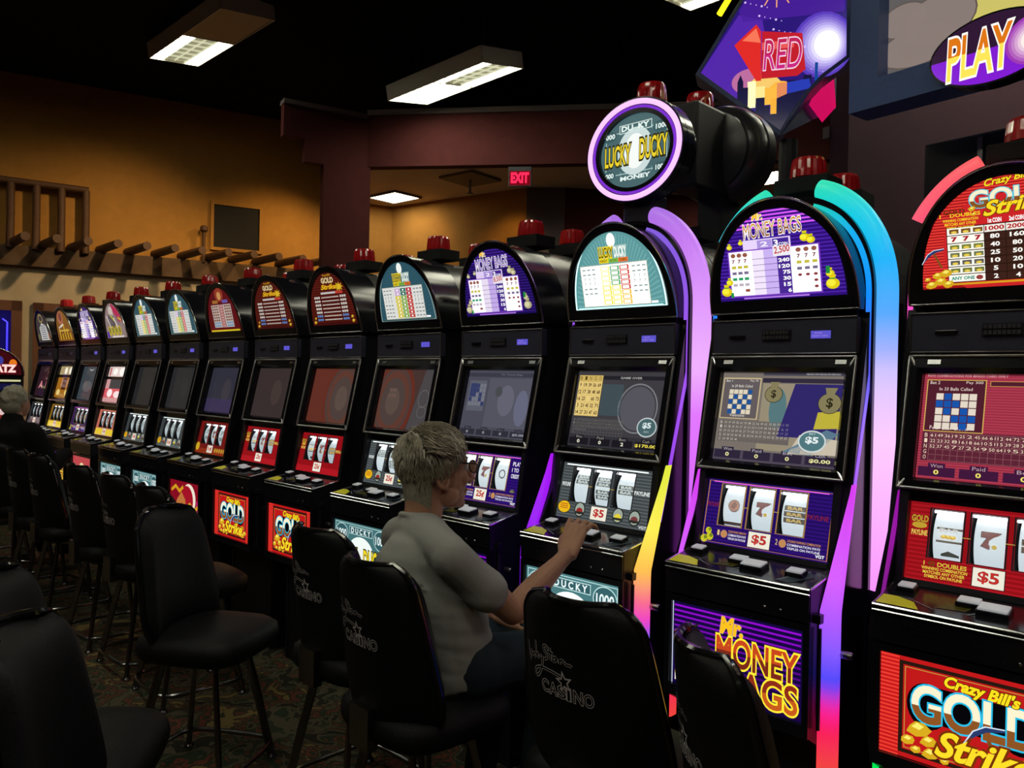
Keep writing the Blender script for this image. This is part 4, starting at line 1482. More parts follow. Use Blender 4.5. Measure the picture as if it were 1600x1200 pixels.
LK = (KX - KA).length
t1, t2 = .245, .466
m = MB()
kwall(KA, KD, KN, 0, t1, -.12, 0, 4.31, 4.68, m)
kwall(KA, KD, KN, t1, t2, -.12, 0, 4.05, 4.68, m)
kwall(KA, KD, KN, t2, LK + .04, -.12, 0, 0, 4.68, m)
struct(m.build('wall_stepped', MAROON))
struct(kwall(KA, KD, KN, -.01, LK, -.13, .035, 4.66, 4.71).build('trim_2', TRIMM))
# header wall across the opening
KC = Vector((-5.747, 7.153, 0))
HD = (KC - KX).normalized(); HN = Vector((HD.y, -HD.x, 0))
HL = 5.9
struct(kwall(KX, HD, HN, -.02, HL + 2, -.15, 0, 4.10, 4.71).build('wall_header', MAROON))
struct(kwall(KX, HD, HN, 0, HL + 2, -.16, .04, 4.70, 4.76).build('trim_3', TRIMM))
struct(kwall(KX, HD, HN, HL, HL + 2, -.14, -.002, 0, 4.10).build('wall_pier', MAROON))
# the room beyond: ceiling, walls, lamp
cb = [KX - HN * .1 + KD * .05, KX + HD * 9 - HN * .1, Vector((-1.0, 12.9, 0)), Vector((-12.5, 12.9, 0)), Vector((-11.9, 7.95, 0)), Vector((-8.25, 5.50, 0))]
m = MB()
k = len(cb)
m.add([(p.x, p.y, z) for z in (4.16, 4.22) for p in cb], [list(range(k)), list(range(2 * k - 1, k - 1, -1))] + [(i, i + k, (i + 1) % k + k, (i + 1) % k) for i in range(k)])
struct(m.build('ceiling_beyond', BEIGE))
FW = [Vector((-10.19, 7.204, 0)), Vector((-7.305, 7.688, 0)), Vector((-6.913, 8.01, 0)), Vector((-5.6, 9.9, 0))]
m = MB()
for a, b, mm, nm in ((FW[0] - (FW[1] - FW[0]) * .4, FW[1], OCHRE, 'wall_beyond'), (FW[1], FW[2], mat('grey_plaster', (.16, .13, .14), .8), 'wall_beyond_pier'), (FW[2], FW[3], MAROON, 'wall_beyond_red')):
    d = (b - a).normalized(); n = Vector((d.y, -d.x, 0))
    struct(kwall(a, d, n, 0, (b - a).length, -.1, 0, 0, 4.16).build(nm, mm))
m = MB().add([(-12, 6.2, 3.2), (-12, 12.4, 3.2), (-12, 12.4, 4.2), (-12, 6.2, 4.2)], [(0, 1, 2, 3)])
LAMPW = mat('lamp_panel', (.8, .8, .7), .5, emit=(1, .93, .72, 1), es=15.0)


def ceiling_panel(x, y, z, sx, sy, rz, label):
    e = empty('ceiling_light', (x, y, z), rz, label=label, cat='ceiling light', group='flat ceiling lights beyond the header')
    f = MB().ringband([(-sx, -sy), (sx, -sy), (sx, sy), (-sx, sy)], [(-sx + .03, -sy + .03), (sx - .03, -sy + .03), (sx - .03, sy - .03), (-sx + .03, sy - .03)], -.03, 0, closed=True)
    f.v = [(a, c, b) for a, b, c in f.v]
    f.build('frame', TRIMM, e)
    MB().box(-sx + .03, sx - .03, -sy + .03, sy - .03, -.025, -.012).build('diffuser', LAMPW, e)
    return e


ceiling_panel(-9.09, 6.87, 4.16, .30, .25, .05, 'lit square ceiling panel seen past the dark red column')
ceiling_panel(-4.72, 9.16, 4.16, .34, .30, .05, 'lit square ceiling panel seen behind the round sign')
e = empty('ceiling_vent', (-7.5, 6.85, 4.158), .1, label='square ceiling vent with a small sprinkler head below the beige ceiling', cat='vent')
MB().box(-.28, .28, -.28, .28, -.03, 0).build('plate', mat('vent_grey', (.18, .14, .11), .7), e)
MB().lathe([(.0, -.22), (.05, -.215), (.05, -.20), (.018, -.19), (.018, -.03)], 12).build('sprinkler', STEEL, e, True)

# exit sign under the header
ex = empty('exit_sign', KX + HD * 1.83 + HN * .03 + Vector((0, 0, 3.93)), math.atan2(HD.y, HD.x), label='red lit exit sign hanging below the dark header', cat='sign')
MB().box(-.135, .135, -.02, .03, -.10, .13, bev=.006).build('housing', SATIN, ex)
A = Art(lambda a, b, l: Vector((a, -.021 - l, b)))
A.rect(-.12, -.085, .12, .08, C(120, 4, 20), 0)
A.text(-.105, -.06, .105, .065, 'EXIT', C(255, 40, 84, 1.3), 2, .06)
A.build('lettering', LIT, ex)


# ------------------------------------------------------------------ ceiling fixtures
GLOWON = mat('louver_lit', (.8, .8, .7), .5, emit=(1.0, 0.98, 0.78, 1), es=FIX_STRENGTH, noise=.04)
GLOWDIM = mat('louver_dim', (.5, .5, .4), .5, emit=(1.0, 1.0, 0.62, 1), es=.22)
FIXM = mat('fixture_grey', (.72, .69, .62), .6, noise=.08)
LOUV = mat('louver_blade', (.6, .6, .5), .4, emit=(1, 1, .7, 1), es=.5)


def fixture(x, y, z, az, L, tilt, label, halves=('split', 'full'), Wd=.55):
    """boxed fluorescent fitting along the row; halves: far half, near half"""
    e = empty('ceiling_light', (x, y, z), az, label=label, cat='ceiling light', group='boxed fluorescent fittings')
    e.rotation_euler = Euler((tilt, 0, az), 'XYZ')
    h, w = L / 2, Wd / 2
    b = MB()
    b.box(-h, h, -w, -w + .012, 0, .16); b.box(-h, h, w - .012, w, 0, .16)
    b.box(-h, -h + .012, -w, w, 0, .16); b.box(h - .012, h, -w, w, 0, .16); b.box(-h, h, -w, w, .15, .16)
    b.box(-.012, .012, -w, w, 0.004, .05)
    b.build('housing', FIXM, e)
    for sx, kind in zip((-1, 1), halves):
        a0, a1 = sorted((sx * .014, sx * (h - .016)))
        if kind == 'off':
            MB().box(a0, a1, -w + .014, w - .014, .01, .02).build('diffuser', mat('louver_off', (.6, .5, .38), .6), e)
            continue
        if kind == 'full':
            MB().box(a0, a1, -w + .014, w - .014, .028, .034).build('diffuser', GLOWON, e)
        else:
            MB().box(a0, a1, -w + .014, -w * .42, .028, .034).build('lamp', GLOWON, e)
            MB().box(a0, a1, w * .42, w - .014, .028, .034).build('lamp', GLOWON, e)
            MB().box(a0, a1, -w * .42, w * .42, .028, .034).build('diffuser', GLOWDIM, e)
        g = MB()
        for k in range(1, 6):
            xx = a0 + (a1 - a0) * k / 6
            g.box(xx - .002, xx + .002, -w + .014, w - .014, .012, .028)
        for yy in (-w * .42, 0, w * .42):
            g.box(a0, a1, yy - .002, yy + .002, .012, .028)
        tag(g.build('louver', LOUV, e), kind='stuff')
    for sx in (-1, 1):
        MB().tube([(sx * h * .7, 0, .16), (sx * h * .7, 0, 5.16 - z)], .008, 6).build('hanger', STEEL, e)
    return e


fixture(-6.311, 5.491, 4.661, -.031, 1.55, .171, 'boxed fluorescent fitting with both halves lit, hung before the dark header', ('full', 'split'))
fixture(-7.922, 3.619, 4.990, -.009, 1.70, .126, 'boxed fluorescent fitting with one half dark, hung over the row of machines', ('split', 'off'))
fixture(-3.17, 5.98, 4.95, -.02, 1.6, .1, 'boxed fluorescent fitting partly cut by the picture top, near the firework sign', ('split', 'split'))
for x, y, t in ((-2.3, .9, 'above the aisle over the seated man'), (-5.6, .9, 'above the aisle at the middle stools'), (-8.9, .9, 'above the aisle at the far end'), (1.0, .9, 'above the aisle at the near end'),
                (-2.3, -2.0, 'one bay back from the seated man'), (-5.6, -2.0, 'one bay back from the middle stools'), (1.0, -2.0, 'one bay back at the near end'),
                (-2.1, 5.05, 'beyond the row over the navy monitor sign'), (-1.15, 6.15, 'beyond the row behind the navy monitor sign'), (.7, 6.5, 'beyond the row at the near end')):
    fixture(x, y, 4.95, PI / 2 if x == -1.15 else 0, 1.6, 0, 'added unseen boxed fluorescent fitting ' + t, ('full', 'full') if y > 4 else ('split', 'split'))  # unseen fittings, added for the aisle light and the topper highlights


def spot(x, y, z, tx, ty, tz, e, size=70, col=(1, .62, .22), r=.08, blend=.7):
    d = bpy.data.lights.new('wall_washer', 'SPOT')
    d.energy = e; d.color = col; d.spot_size = math.radians(size); d.spot_blend = blend; d.shadow_soft_size = r
    o = bpy.data.objects.new('wall_washer', d)
    COL.objects.link(o)
    o.location = (x, y, z)
    o.rotation_euler = (Vector((tx, ty, tz)) - Vector((x, y, z))).to_track_quat('-Z', 'Y').to_euler()
    return o


spot(-8.7, 5.75, 4.3, -10.3, 5.45, 2.6, WARM_WASH * 4.6, 92, (1, .66, .28), blend=1)
spot(-7.6, 4.1, 4.9, -10.8, 3.3, 1.9, WARM_WASH * 14, 74, (1, .70, .36), blend=1)
spot(-7.2, 7.0, 4.0, -7.6, 7.7, 3.0, WARM_WASH * .55, 80, (1, .6, .2))
spot(-8.6, 6.9, 4.1, -9.3, 7.5, 3.0, WARM_WASH * .25, 100, (1, .6, .25))

# ------------------------------------------------------------------ the front row of machines
THEME = ['gold', 'money', 'ducky', 'money', 'ducky', 'gold', 'gold', 'crimson', 'ducky', 'ducky', 'rose', 'money', 'amber', 'pale']
MLAB = [
    'red five-dollar slot machine with a gold and pickaxe print and pink light frame',
    'purple five-dollar slot machine with money sacks and a teal to blue light arch',
    'teal five-dollar slot machine with a lilac light arch, the one being played',
    'purple quarter slot machine with money sacks on its topper, behind the seated man',
    'teal quarter slot machine with a pale streaked dull red reflection painted on its screen',
    'red quarter slot machine with an orange reflection swirl painted on its screen',
    'red quarter slot machine with a dim brown screen and whole gold lettering below',
    'crimson slot machine with a white moon picture on its lower glass',
    'teal penny slot machine next to the crimson moon machine',
    'teal penny slot machine next to the bright pink screened one',
    'slot machine with a bright pink and white upper glass and red screen',
    'slot machine with a small violet pay table and a blank grey blue screen',
    'slot machine with a bright amber and yellow screen near the end of the row',
    'last slot machine of the row with a pale grey topper glass',
]
LEDS = {
    0: dict(tube=[(1.0, C(255, 90, 235, 1.2)), (1.9, C(255, 90, 210, 1.1)), (2.1, C(255, 84, 120)), (2.3, C(250, 96, 96))],
            strip=[(1.0, C(255, 90, 235)), (1.9, C(255, 80, 200)), (2.3, C(250, 90, 90))],
            side=[(.5, C(0, 255, 90)), (.66, C(0, 200, 70)), (.75, C(60, 10, 60)), (1.2, C(150, 20, 160))]),
    1: dict(tube=[(.98, C(250, 150, 255)), (1.45, C(246, 196, 255, 1.1)), (1.66, C(206, 190, 255, 1.1)), (1.72, C(170, 180, 255)), (1.84, C(90, 170, 255)), (2.02, C(20, 180, 250)), (2.18, C(20, 205, 225)), (2.28, C(40, 222, 180))],
            strip=[(1.1, C(190, 70, 245)), (1.5, C(140, 100, 250)), (1.75, C(70, 100, 255)), (1.9, C(10, 140, 255)), (2.1, C(0, 170, 240)), (2.22, C(20, 205, 180))],
            side=[(.5, C(240, 70, 60)), (.62, C(250, 24, 90)), (.68, C(250, 30, 150)), (.76, C(70, 70, 250)), (.86, C(140, 90, 255)), (1.05, C(215, 90, 255)), (1.3, C(215, 60, 240))]),
    2: dict(tube=[(.98, C(214, 90, 250)), (1.5, C(226, 120, 255)), (1.68, C(232, 170, 255, 1.1)), (1.95, C(222, 150, 252)), (2.15, C(196, 120, 240)), (2.28, C(170, 110, 225))],
            strip=[(1.1, C(150, 60, 230)), (1.7, C(160, 84, 240)), (2.2, C(130, 90, 220))],
            side=[(.5, C(10, 30, 200)), (.62, C(16, 110, 255)), (.72, C(50, 100, 250)), (.79, C(240, 60, 200)), (.86, C(250, 110, 140)), (.96, C(255, 190, 80)), (1.1, C(255, 240, 80)), (1.3, C(225, 235, 60))]),
}
SIDE_PURPLE = [(.5, C(90, 10, 230)), (1.3, C(170, 20, 245))]
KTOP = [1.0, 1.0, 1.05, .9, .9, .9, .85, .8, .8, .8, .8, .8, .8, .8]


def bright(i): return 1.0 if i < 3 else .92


def add_art(name, A, m, root): return A.build(name, m, root)


for i in range(14):
    th = THEME[i]
    root = empty('slot_machine', (MX[i], FY, 0), label=MLAB[i], cat='slot machine', group='slot machines in the front row')
    shared('cabinet', 'cab', SATIN, root, f_cabinet)
    dk = shared('button_deck', 'deck', BLACK, root, f_deck)
    shared('deck_trim', 'decktrim', CHROME, dk, f_decktrim, True)
    A = Art(lambda a, b, l: Vector((a, -.288 + b * .155, 1.0345 + b * .026 + .0006 + l)))
    A.poly([(-.238, .02), (-.13, .02), (-.155, .30), (-.20, .42), (-.238, .42)], C(255, 250, 60) if i < 7 else C(190, 185, 50), 1)
    A.build('sticker', PRINT, dk)
    A = Art(lambda a, b, l: Vector((a, -.288 + b * .155, 1.0345 + b * .026 + .0006 + l)))
    A.poly([(-.10, .25), (-.06, .62), (-.02, .5), (-.03, .3)], C(90, 84, 20), 1)
    for p in ([(-.155, .35), (-.10, .15)], [(-.02, .2), (.03, .6)], [(.13, .1), (.19, .75)]):
        A.line([(x, y) for x, y in p], .006, C(150, 160, 170), 2)
    A.poly([(.13, .1), (.19, .75), (.22, .5), (.17, .05)], C(66, 80, 92), 1)
    A.build('deck_print', PRINT, dk)
    for (u, v, sx, sy) in ((-.195, .78, .024, .021), (-.032, .60, .030, .022), (.030, .46, .038, .028), (.165, .48, .028, .022)):
        y, z = -.288 + v * .155, 1.0345 + v * .026
        b = shared('button', ('btn', sx), BLACK, dk, lambda: MB().box(-sx, sx, -sy, sy, -.002, .014, bev=.004), loc=(u, y, z), rot=(.166, 0, 0))
        shared('button_cap', ('cap', sx), CAPM, b, lambda: MB().box(-sx + .004, sx - .004, -sy + .004, sy - .004, .012, .019, bev=.003))
    bd = shared('belly_door', 'bellyf', BLACK, root, f_belly)
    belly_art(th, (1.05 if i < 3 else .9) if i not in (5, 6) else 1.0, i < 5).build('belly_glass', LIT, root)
    for x in (.105, .155):
        shared('screw', 'screw', CHROME, bd, f_screw, True, loc=(x, -.2935, .955 + (x - .1) * .0), rot=(PI / 2, 0, 0))
    shared('hinge', 'hinge', SATIN, root, f_hinge, True)
    shared('side_lock', 'lock', STEEL, root, f_lock, True, loc=(.246 if i > 2 else .30, -.20, .84), rot=(0, PI / 2, 0))
    # reels
    shared('reel_frame', 'reelf', BLACK, root, f_reelframe)
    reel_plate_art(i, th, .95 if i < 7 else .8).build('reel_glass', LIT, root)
    shared('reel_housing', 'reelbox', MATT, root, f_reelbox)
    for k in range(3):
        reel_art(i, k, th).build('reel', REELM, root)
    lampc = C(235, 250, 255)
    shared('reel_lamp', 'reellamp', mat('reel_lamp', (.8, .8, .8), .4, emit=(.92, .97, 1, 1), es=5.0), root,
           lambda: MB().tube([REEL_FN((u - .5) * REEL_W, RV[1] * REEL_L - .006, -.012) for u in (RW[0][0] + .01, RW[2][1] - .01)], .004, 8))
    # screen
    bz = shared('screen_bezel', 'bezel', BLACK, root, f_bezel)
    shared('bezel_trim', 'beztrim', DCHROME, bz, f_bezel_trim, True)
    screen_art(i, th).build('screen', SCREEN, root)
    # player panel
    pn = shared('player_panel', 'panel', PANEL, root, f_panel)
    shared('panel_trim', 'paneltrim', STEEL, pn, f_paneltrim)
    shared('keypad', 'keypad', [SATIN, mat('key_grey', (.05, .05, .06), .5)], pn, f_keypad)
    shared('card_slot', 'cardslot', BLACK, pn, lambda: MB().box(-.185, -.125, -.017, -.011, 1.776, 1.786, bev=.002).box(-.183, -.127, -.0175, -.0165, 1.773, 1.775))
    A = Art(lambda a, b, l: Vector((a, -.0135 - l, b)))
    A.rect(.105, 1.770, .170, 1.795, C(92, 84, 200) if i < 12 else C(40, 40, 50), 1)
    if i < 4:
        A.text(.117, 1.785, .142, 1.790, 'WELCOME', C(180, 140, 230), 3); A.text(.110, 1.776, .16, 1.781, 'INSERT CARD', C(170, 140, 230), 3)
    A.build('panel_display', LIT, pn)
    # topper
    sh = shared('topper', 'topper', [BLACK, BARREL], root, f_toppershell, True, 30)
    shared('topper_trim', 'toptrim', CHROME, sh, f_toppertrim, True)
    shared('topper_ring', 'topring', BLACK, sh, f_toppershoulder, True)
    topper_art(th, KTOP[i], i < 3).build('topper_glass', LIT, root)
    A = Art(lambda a, b, l: Vector((a, -.0125 - l, 1.868 + b)))
    if i < 3:
        A.rect(.125, .006, .19, .030, C(110, 104, 76), 1)
        A.build('sticker', PRINT, root)
        A = Art(lambda a, b, l: Vector((a, -.0125 - l, 1.868 + b)))
    A.rect(-.045, .004, .055, .030, C(140, 130, 40) if i > 2 else C(96, 90, 70), 1)
    for q in range(3 if i < 5 else 0): A.rect(-.040, .009 + q * .007, .05, .011 + q * .007, C(60, 56, 40), 2)
    A.build('sticker', PRINT, root)
    if i != 2:
        bb = shared('beacon_box', 'bbox', MATT, root, f_beaconbox, loc=(0, 0, .055 if i < 2 else 0))
        shared('beacon', 'beacon', REDLENS, bb, f_beacon)
    if i < 3:
        L = LEDS[i]
        shared('light_rib', 'rib', BLACK, root, f_rib, True, 30)
        for sx in (-1, 1):
            for nm, fn, key in (('light_tube', f_tube, 'tube'), ('light_strip', f_strip, 'strip')):
                me = vcol_mesh(fn(sx) if (nm == 'light_tube' or sx > 0) else fn(sx, 1.42 if i == 0 else 1.68), nm, LEDM, lambda co: ramp(L[key], co.z))
                link(nm, me, root)
            st = L['side'] if not (sx < 0 and i == 2) else SIDE_PURPLE
            link('side_light', vcol_mesh(f_sidelight(sx, .052 if sx > 0 or i == 2 else .007), 'side_light', LEDM, lambda co: ramp(st, co.z)), root)

# machines of the opposite bank, back to back with the first row: only their black backs and beacons show
for i in range(12):
    root = empty('slot_machine', (MX[i], FY, 0), label='dark slot machine facing away, back to back with the ' +
                 ['red gold and pickaxe machine', 'purple machine under the teal arch', 'machine under the lilac arch', 'purple machine behind the seated man', 'teal machine with the painted screen reflection', 'red machine with the painted orange reflection',
                  'red machine with the brown screen', 'crimson moon machine', 'teal machine by the moon one', 'teal machine by the pink one', 'bright pink machine', 'violet pay table machine'][i], cat='slot machine', group='slot machines of the far bank')
    shared('cabinet', 'cabr', SATIN, root, f_cab_rear)
    shared('topper', 'topr', [BLACK, BARREL], root, f_barrel_rear, True, 30)
    bb = shared('beacon_box', 'bboxr', MATT, root, lambda: MB().box(-.095, .095, .405, .535, 2.225, 2.279, bev=.004), loc=(0, 0, .055 if i < 2 else 0))
    if i != 2:
        shared('beacon', 'beaconr', REDLENS, bb, lambda: MB().lathe([(.054, 0), (.063, .004), (.061, .03), (.057, .062), (.052, .072), (.03, .078), (.0, .079)], 36, c=(0, .47, 2.279), flute=-.05))


# ------------------------------------------------------------------ round signs over the lilac machine
def oval(rx, rz, n=48): return [(rx * math.cos(2 * PI * k / n), rz * math.sin(2 * PI * k / n)) for k in range(n)]


sg = empty('round_sign', (MX[2], FY + .055, 2.535), label='oval backlit banknote sign with a glowing purple-white neon ring on a post', cat='sign')
m = MB()
m.ringband(oval(.232, .206), oval(.170, .146), -.004, .03, 0, True)
m.prism(oval(.232, .206), .02, .075, axis=1)
m.prism(oval(.20, .178), .075, .14, axis=1)
m.build('housing', BLACK, sg, True, 40)
RING = lit_mat('neon_ring', rough=.4, base=.1)
m = MB().tube([(.214 * math.cos(2 * PI * k / 64), -.006, .188 * math.sin(2 * PI * k / 64)) for k in range(64)], .0105, 10, closed=True)
link('neon_ring', vcol_mesh(m, 'neon_ring', RING, lambda co: C(238, 180, 255, 1.35)), sg)
m = MB().ringband(oval(.200, .174), oval(.188, .163), -.0055, -.003, 0, True)
link('inner_glow', vcol_mesh(m, 'inner_glow', RING, lambda co: C(120, 10, 210, .9)), sg)
A = Art(lambda a, b, l: Vector((a, .010 - l, b)))
A.ell(0, 0, .178, .152, C(74, 104, 108), 0, 48)
for r in range(6):
    for c in range(12):
        x, z = -.16 + c * .03, .135 - r * .054
        if (x / .17) ** 2 + (z / .145) ** 2 < .8: A.ell(x, z, .004, .010, C(98, 140, 144), 1, 8)
A.frame(-.145, -.085, .150, .085, .003, C(190, 214, 210), 2)
for x in (-.13, .122):
    A.ell(x, .076, .040, .022, C(60, 92, 96), 3); A.text(x - .026, .066, x + .03, .087, '1000', C(235, 250, 245), 4, .03)
    A.ell(x, -.083, .036, .020, C(60, 92, 96), 3); A.text(x - .024, -.093, x + .026, -.072, '1000', C(235, 250, 245), 4, .03)
A.rect(-.078, .078, .078, .112, C(70, 104, 106), 3); A.frame(-.078, .078, .078, .112, .003, C(220, 236, 230), 4); A.text(-.068, .085, .066, .107, 'DU  KY', C(235, 250, 245), 5, .04)
A.text(-.07, -.112, .075, -.094, 'MONEY', C(235, 250, 245), 5, .04)
A.ell(0, 0, .085, .095, C(205, 222, 220), 4, 30); A.ell(.0, .0, .050, .070, C(248, 252, 248), 5, 24)
A.text(-.148, -.048, -.020, .034, 'LUCKY', C(240, 212, 50), 8, .02, C(46, 44, 20), .07)
A.text(.022, -.040, .152, .044, 'DUCKY', C(240, 212, 50), 8, .02, C(46, 44, 20), .07)
A.build('sign_face', LIT, sg)
MB().box(-.07, .07, .03, .14, -.29, -.17, bev=.01).box(-.03, .03, .05, .12, -.32, -.28).build('post', SATIN, sg)
MB().box(-.055, .055, .06, .17, .185, .215).build('beacon_box', MATT, sg)
MB().lathe([(.054, 0), (.063, .004), (.061, .03), (.057, .066), (.052, .076), (.03, .082), (.0, .083)], 36, c=(0, .115, .212), flute=-.05).build('beacon', REDLENS, sg, True)

rs = empty('round_sign', (MX[2] + .01, FY + .62, 2.645), label='black round back of the sign facing away, behind the purple ringed one', cat='sign')
m = MB()
m.prism(oval(.232, .22), .10, .16, axis=1)
m.lathe([(.225, .10), (.22, .06), (.205, .03), (.18, .01), (.175, -.005), (.15, -.012), (.06, -.03), (.0, -.032)], 48, axis='y')
m.build('housing', mat('round_back', (.03, .03, .034), .28, spec=.6), rs, True, 30)
MB().box(-.075, .075, -.24, .06, -.20, .16, bev=.012).build('bracket', SATIN, rs)
MB().box(-.06, .06, .0, .16, -.46, -.12).build('post', SATIN, rs)
MB().lathe([(.054, 0), (.063, .004), (.061, .03), (.057, .066), (.052, .076), (.03, .082), (.0, .083)], 36, c=(0, -.1, .155), flute=-.05).build('beacon', REDLENS, rs, True)


# ------------------------------------------------------------------ big signs above the far side
def cam_plane(p, az):
    """upright plane through p whose normal points along azimuth az; returns mapping (a right, b up, l out)"""
    n = Vector((math.cos(az), math.sin(az), 0)); ux = Vector((-n.y, n.x, 0))
    return lambda a, b, l: Vector(p) + ux * a + Vector((0, 0, b)) + n * l


NAVY = mat('sign_navy', (.08, .12, .30), .35, noise=.2)
fs = empty('firework_sign', (-1.95, 3.97, 2.92), label='large diamond backlit sign with a red rocket over a city skyline', cat='sign')
az0 = math.atan2(-3.9, 2.0)
loc0 = Matrix.Translation(fs.location).inverted()
F1 = cam_plane((0, 0, 0), az0)
OUT = [(-.44, .36), (.0, 0), (.04, .07), (.12, .19), (.21, .29), (.335, .38), (.33, .78), (.20, 1.02), (-.06, 1.0)]
cx, cy = 0, .5
INN = [(cx + (a - cx) * .94, cy + (b - cy) * .94) for a, b in OUT]
m = MB()
n = len(OUT)
vs = [F1(a, b, .012) for a, b in OUT] + [F1(a, b, .012) for a, b in INN] + [F1(a, b, -.16) for a, b in OUT] + [F1(a, b, 0) for a, b in INN]
fsx = [(k, (k + 1) % n, (k + 1) % n + n, k + n) for k in range(n)] + [(k, k + 2 * n, (k + 1) % n + 2 * n, (k + 1) % n) for k in range(n)] + [(k + n, (k + 1) % n + n, (k + 1) % n + 3 * n, k + 3 * n) for k in range(n)] + [list(range(2 * n, 3 * n))]
m.add(vs, fsx).build('frame', NAVY, fs)
A = Art(F1)
A.poly(INN, C(44, 24, 120), 0)
# sky glow is part of the print: flat patches
A.poly([INN[0], (-.20, .16), (-.05, .35), (-.1, .62), (-.22, .66)], C(84, 40, 170), 1)
A.poly([(-.2, .62), (.30, .62), (.31, .78), (.19, .98), (-.05, .96), (-.22, .68)], C(70, 30, 150), 1)
for k in range(9): A.ell(.20 + .003 * k, .46, .15 - .0125 * k, .17 - .014 * k, C(90 + 20 * k, 60 + 24 * k, 190 + 8 * k, 1 + .04 * k), 2 + k * .1)
A.ell(-.15, .30, .10, .07, C(190, 110, 160), 2); A.ell(-.08, .25, .09, .08, C(250, 205, 110), 3); A.ell(.0, .24, .06, .05, C(255, 180, 50), 3)
for k in range(12):
    t = 2 * PI * k / 12
    A.line([(-.03 + .03 * math.cos(t), .80 + .03 * math.sin(t)), (-.03 + .12 * math.cos(t), .80 + .12 * math.sin(t))], .006, C(250, 170, 120), 4)
A.poly([(-.24, .50), (-.13, .60), (-.105, .56), (-.10, .30), (-.125, .30)], C(226, 44, 40), 5)
A.poly([(-.10, .56), (.10, .53), (.12, .34), (.08, .31), (-.10, .31)], C(196, 30, 44), 5)
A.poly([(-.20, .52), (-.13, .58), (-.105, .50)], C(250, 120, 90), 6); A.rect(-.10, .46, .06, .50, C(236, 90, 90), 6)
A.text(-.09, .355, .10, .51, 'RED', C(196, 36, 90), 8, .0, C(250, 215, 240), .03, shear=.12, low=C(205, 40, 130))
sky = [(-.22, .20), (-.22, .30), (-.205, .34), (-.19, .30), (-.19, .27), (-.165, .27), (-.165, .16), (-.125, .13), (-.125, .21), (-.08, .21), (-.08, .16), (-.055, .17), (-.055, .12), (-.02, .13), (-.02, .20), (.03, .22), (.03, .29), (.075, .29), (.075, .26), (.11, .27), (.11, .31), (.15, .31), (.15, .23), (.12, .18), (.03, .06), (.0, .02), (-.1, .10)]
A.poly(sky, C(22, 20, 60), 9)
A.poly([(.03, .22), (.15, .24), (.14, .29), (.03, .28)], C(40, 60, 180), 10); A.rect(.165, .27, .18, .37, C(20, 70, 150), 10)
A.rect(-.168, .16, -.126, .30, C(255, 250, 190, 1.1), 8); A.rect(-.05, .12, -.02, .2, C(255, 180, 60), 10); A.rect(-.125, .21, -.08, .27, C(255, 236, 150), 8); A.rect(-.08, .17, -.02, .26, C(255, 190, 70), 8); A.rect(-.02, .2, .03, .28, C(230, 140, 90), 8)
for k in range(40):
    a, b = -.24 + .5 * ((k * .618) % 1), .3 + .6 * ((k * .377) % 1)
    if abs(a) < .22: A.ell(a, b, .003 + .003 * (k % 3 == 0), .003 + .003 * (k % 3 == 0), C(220, 190, 255), 4, 8)
A.build('sign_face', LIT, fs)
m = MB()
F2 = cam_plane((0, 0, 0), az0 + .75)
O2 = [(.0, .0), (.42, .22), (.42, .75), (.20, .45), (.10, .25)]
m.add([F2(a, b, -.02) for a, b in O2] + [F2(a, b, -.12) for a, b in O2], [(0, 1, 2, 3, 4), (9, 8, 7, 6, 5)] + [(k, k + 5, (k + 1) % 5 + 5, (k + 1) % 5) for k in range(5)]).build('wing', NAVY, fs)
A = Art(F2)
A.poly([(.20, .20), (.30, .12), (.40, .22), (.38, .38), (.28, .34)], C(205, 12, 90), 0)
A.build('wing_print', LIT, fs)
MB().tube([F1(-.32, .66, .03), F1(-.20, .86, .03)], .016, 10).build('neon_tube', mat('neon_yellow', (.2, .2, .02), .4, emit=C(250, 240, 30), es=1.3), fs, True)
MB().tube([(0, .1, 0), (0, .1, -.6)], .05, 12).build('post', SATIN, fs)
MB().tube([(0, .1, 0.9), (0, .1, 2.6)], .02, 8).build('hanger', SATIN, fs)

# framed monitor sign, angled, with an oval badge
ms = empty('monitor_sign', (-1.322, 3.321, 2.734), label='big navy framed monitor sign showing yellow and grey shapes, cut by the edge', cat='sign')
tv = Vector((-math.sin(YAW), math.cos(YAW), 0)); rv = Vector((math.cos(YAW), math.sin(YAW), 0))
mu = (rv * .592 - tv * .806).normalized()
F3 = lambda a, b, l: mu * a + Vector((0, 0, b)) + Vector((mu.y, -mu.x, 0)) * l
BLUEF = mat('frame_blue', (.05, .11, .34), .35, noise=.15)
fr_w = .115


def slab(F, a0, b0, a1, b1, l0, l1, m=None):
    m = m or MB()
    vs = [F(a, b, l) for l in (l0, l1) for a, b in ((a0, b0), (a1, b0), (a1, b1), (a0, b1))]
    return m.add(vs, [(0, 1, 2, 3), (7, 6, 5, 4)] + [(k, k + 4, (k + 1) % 4 + 4, (k + 1) % 4) for k in range(4)])


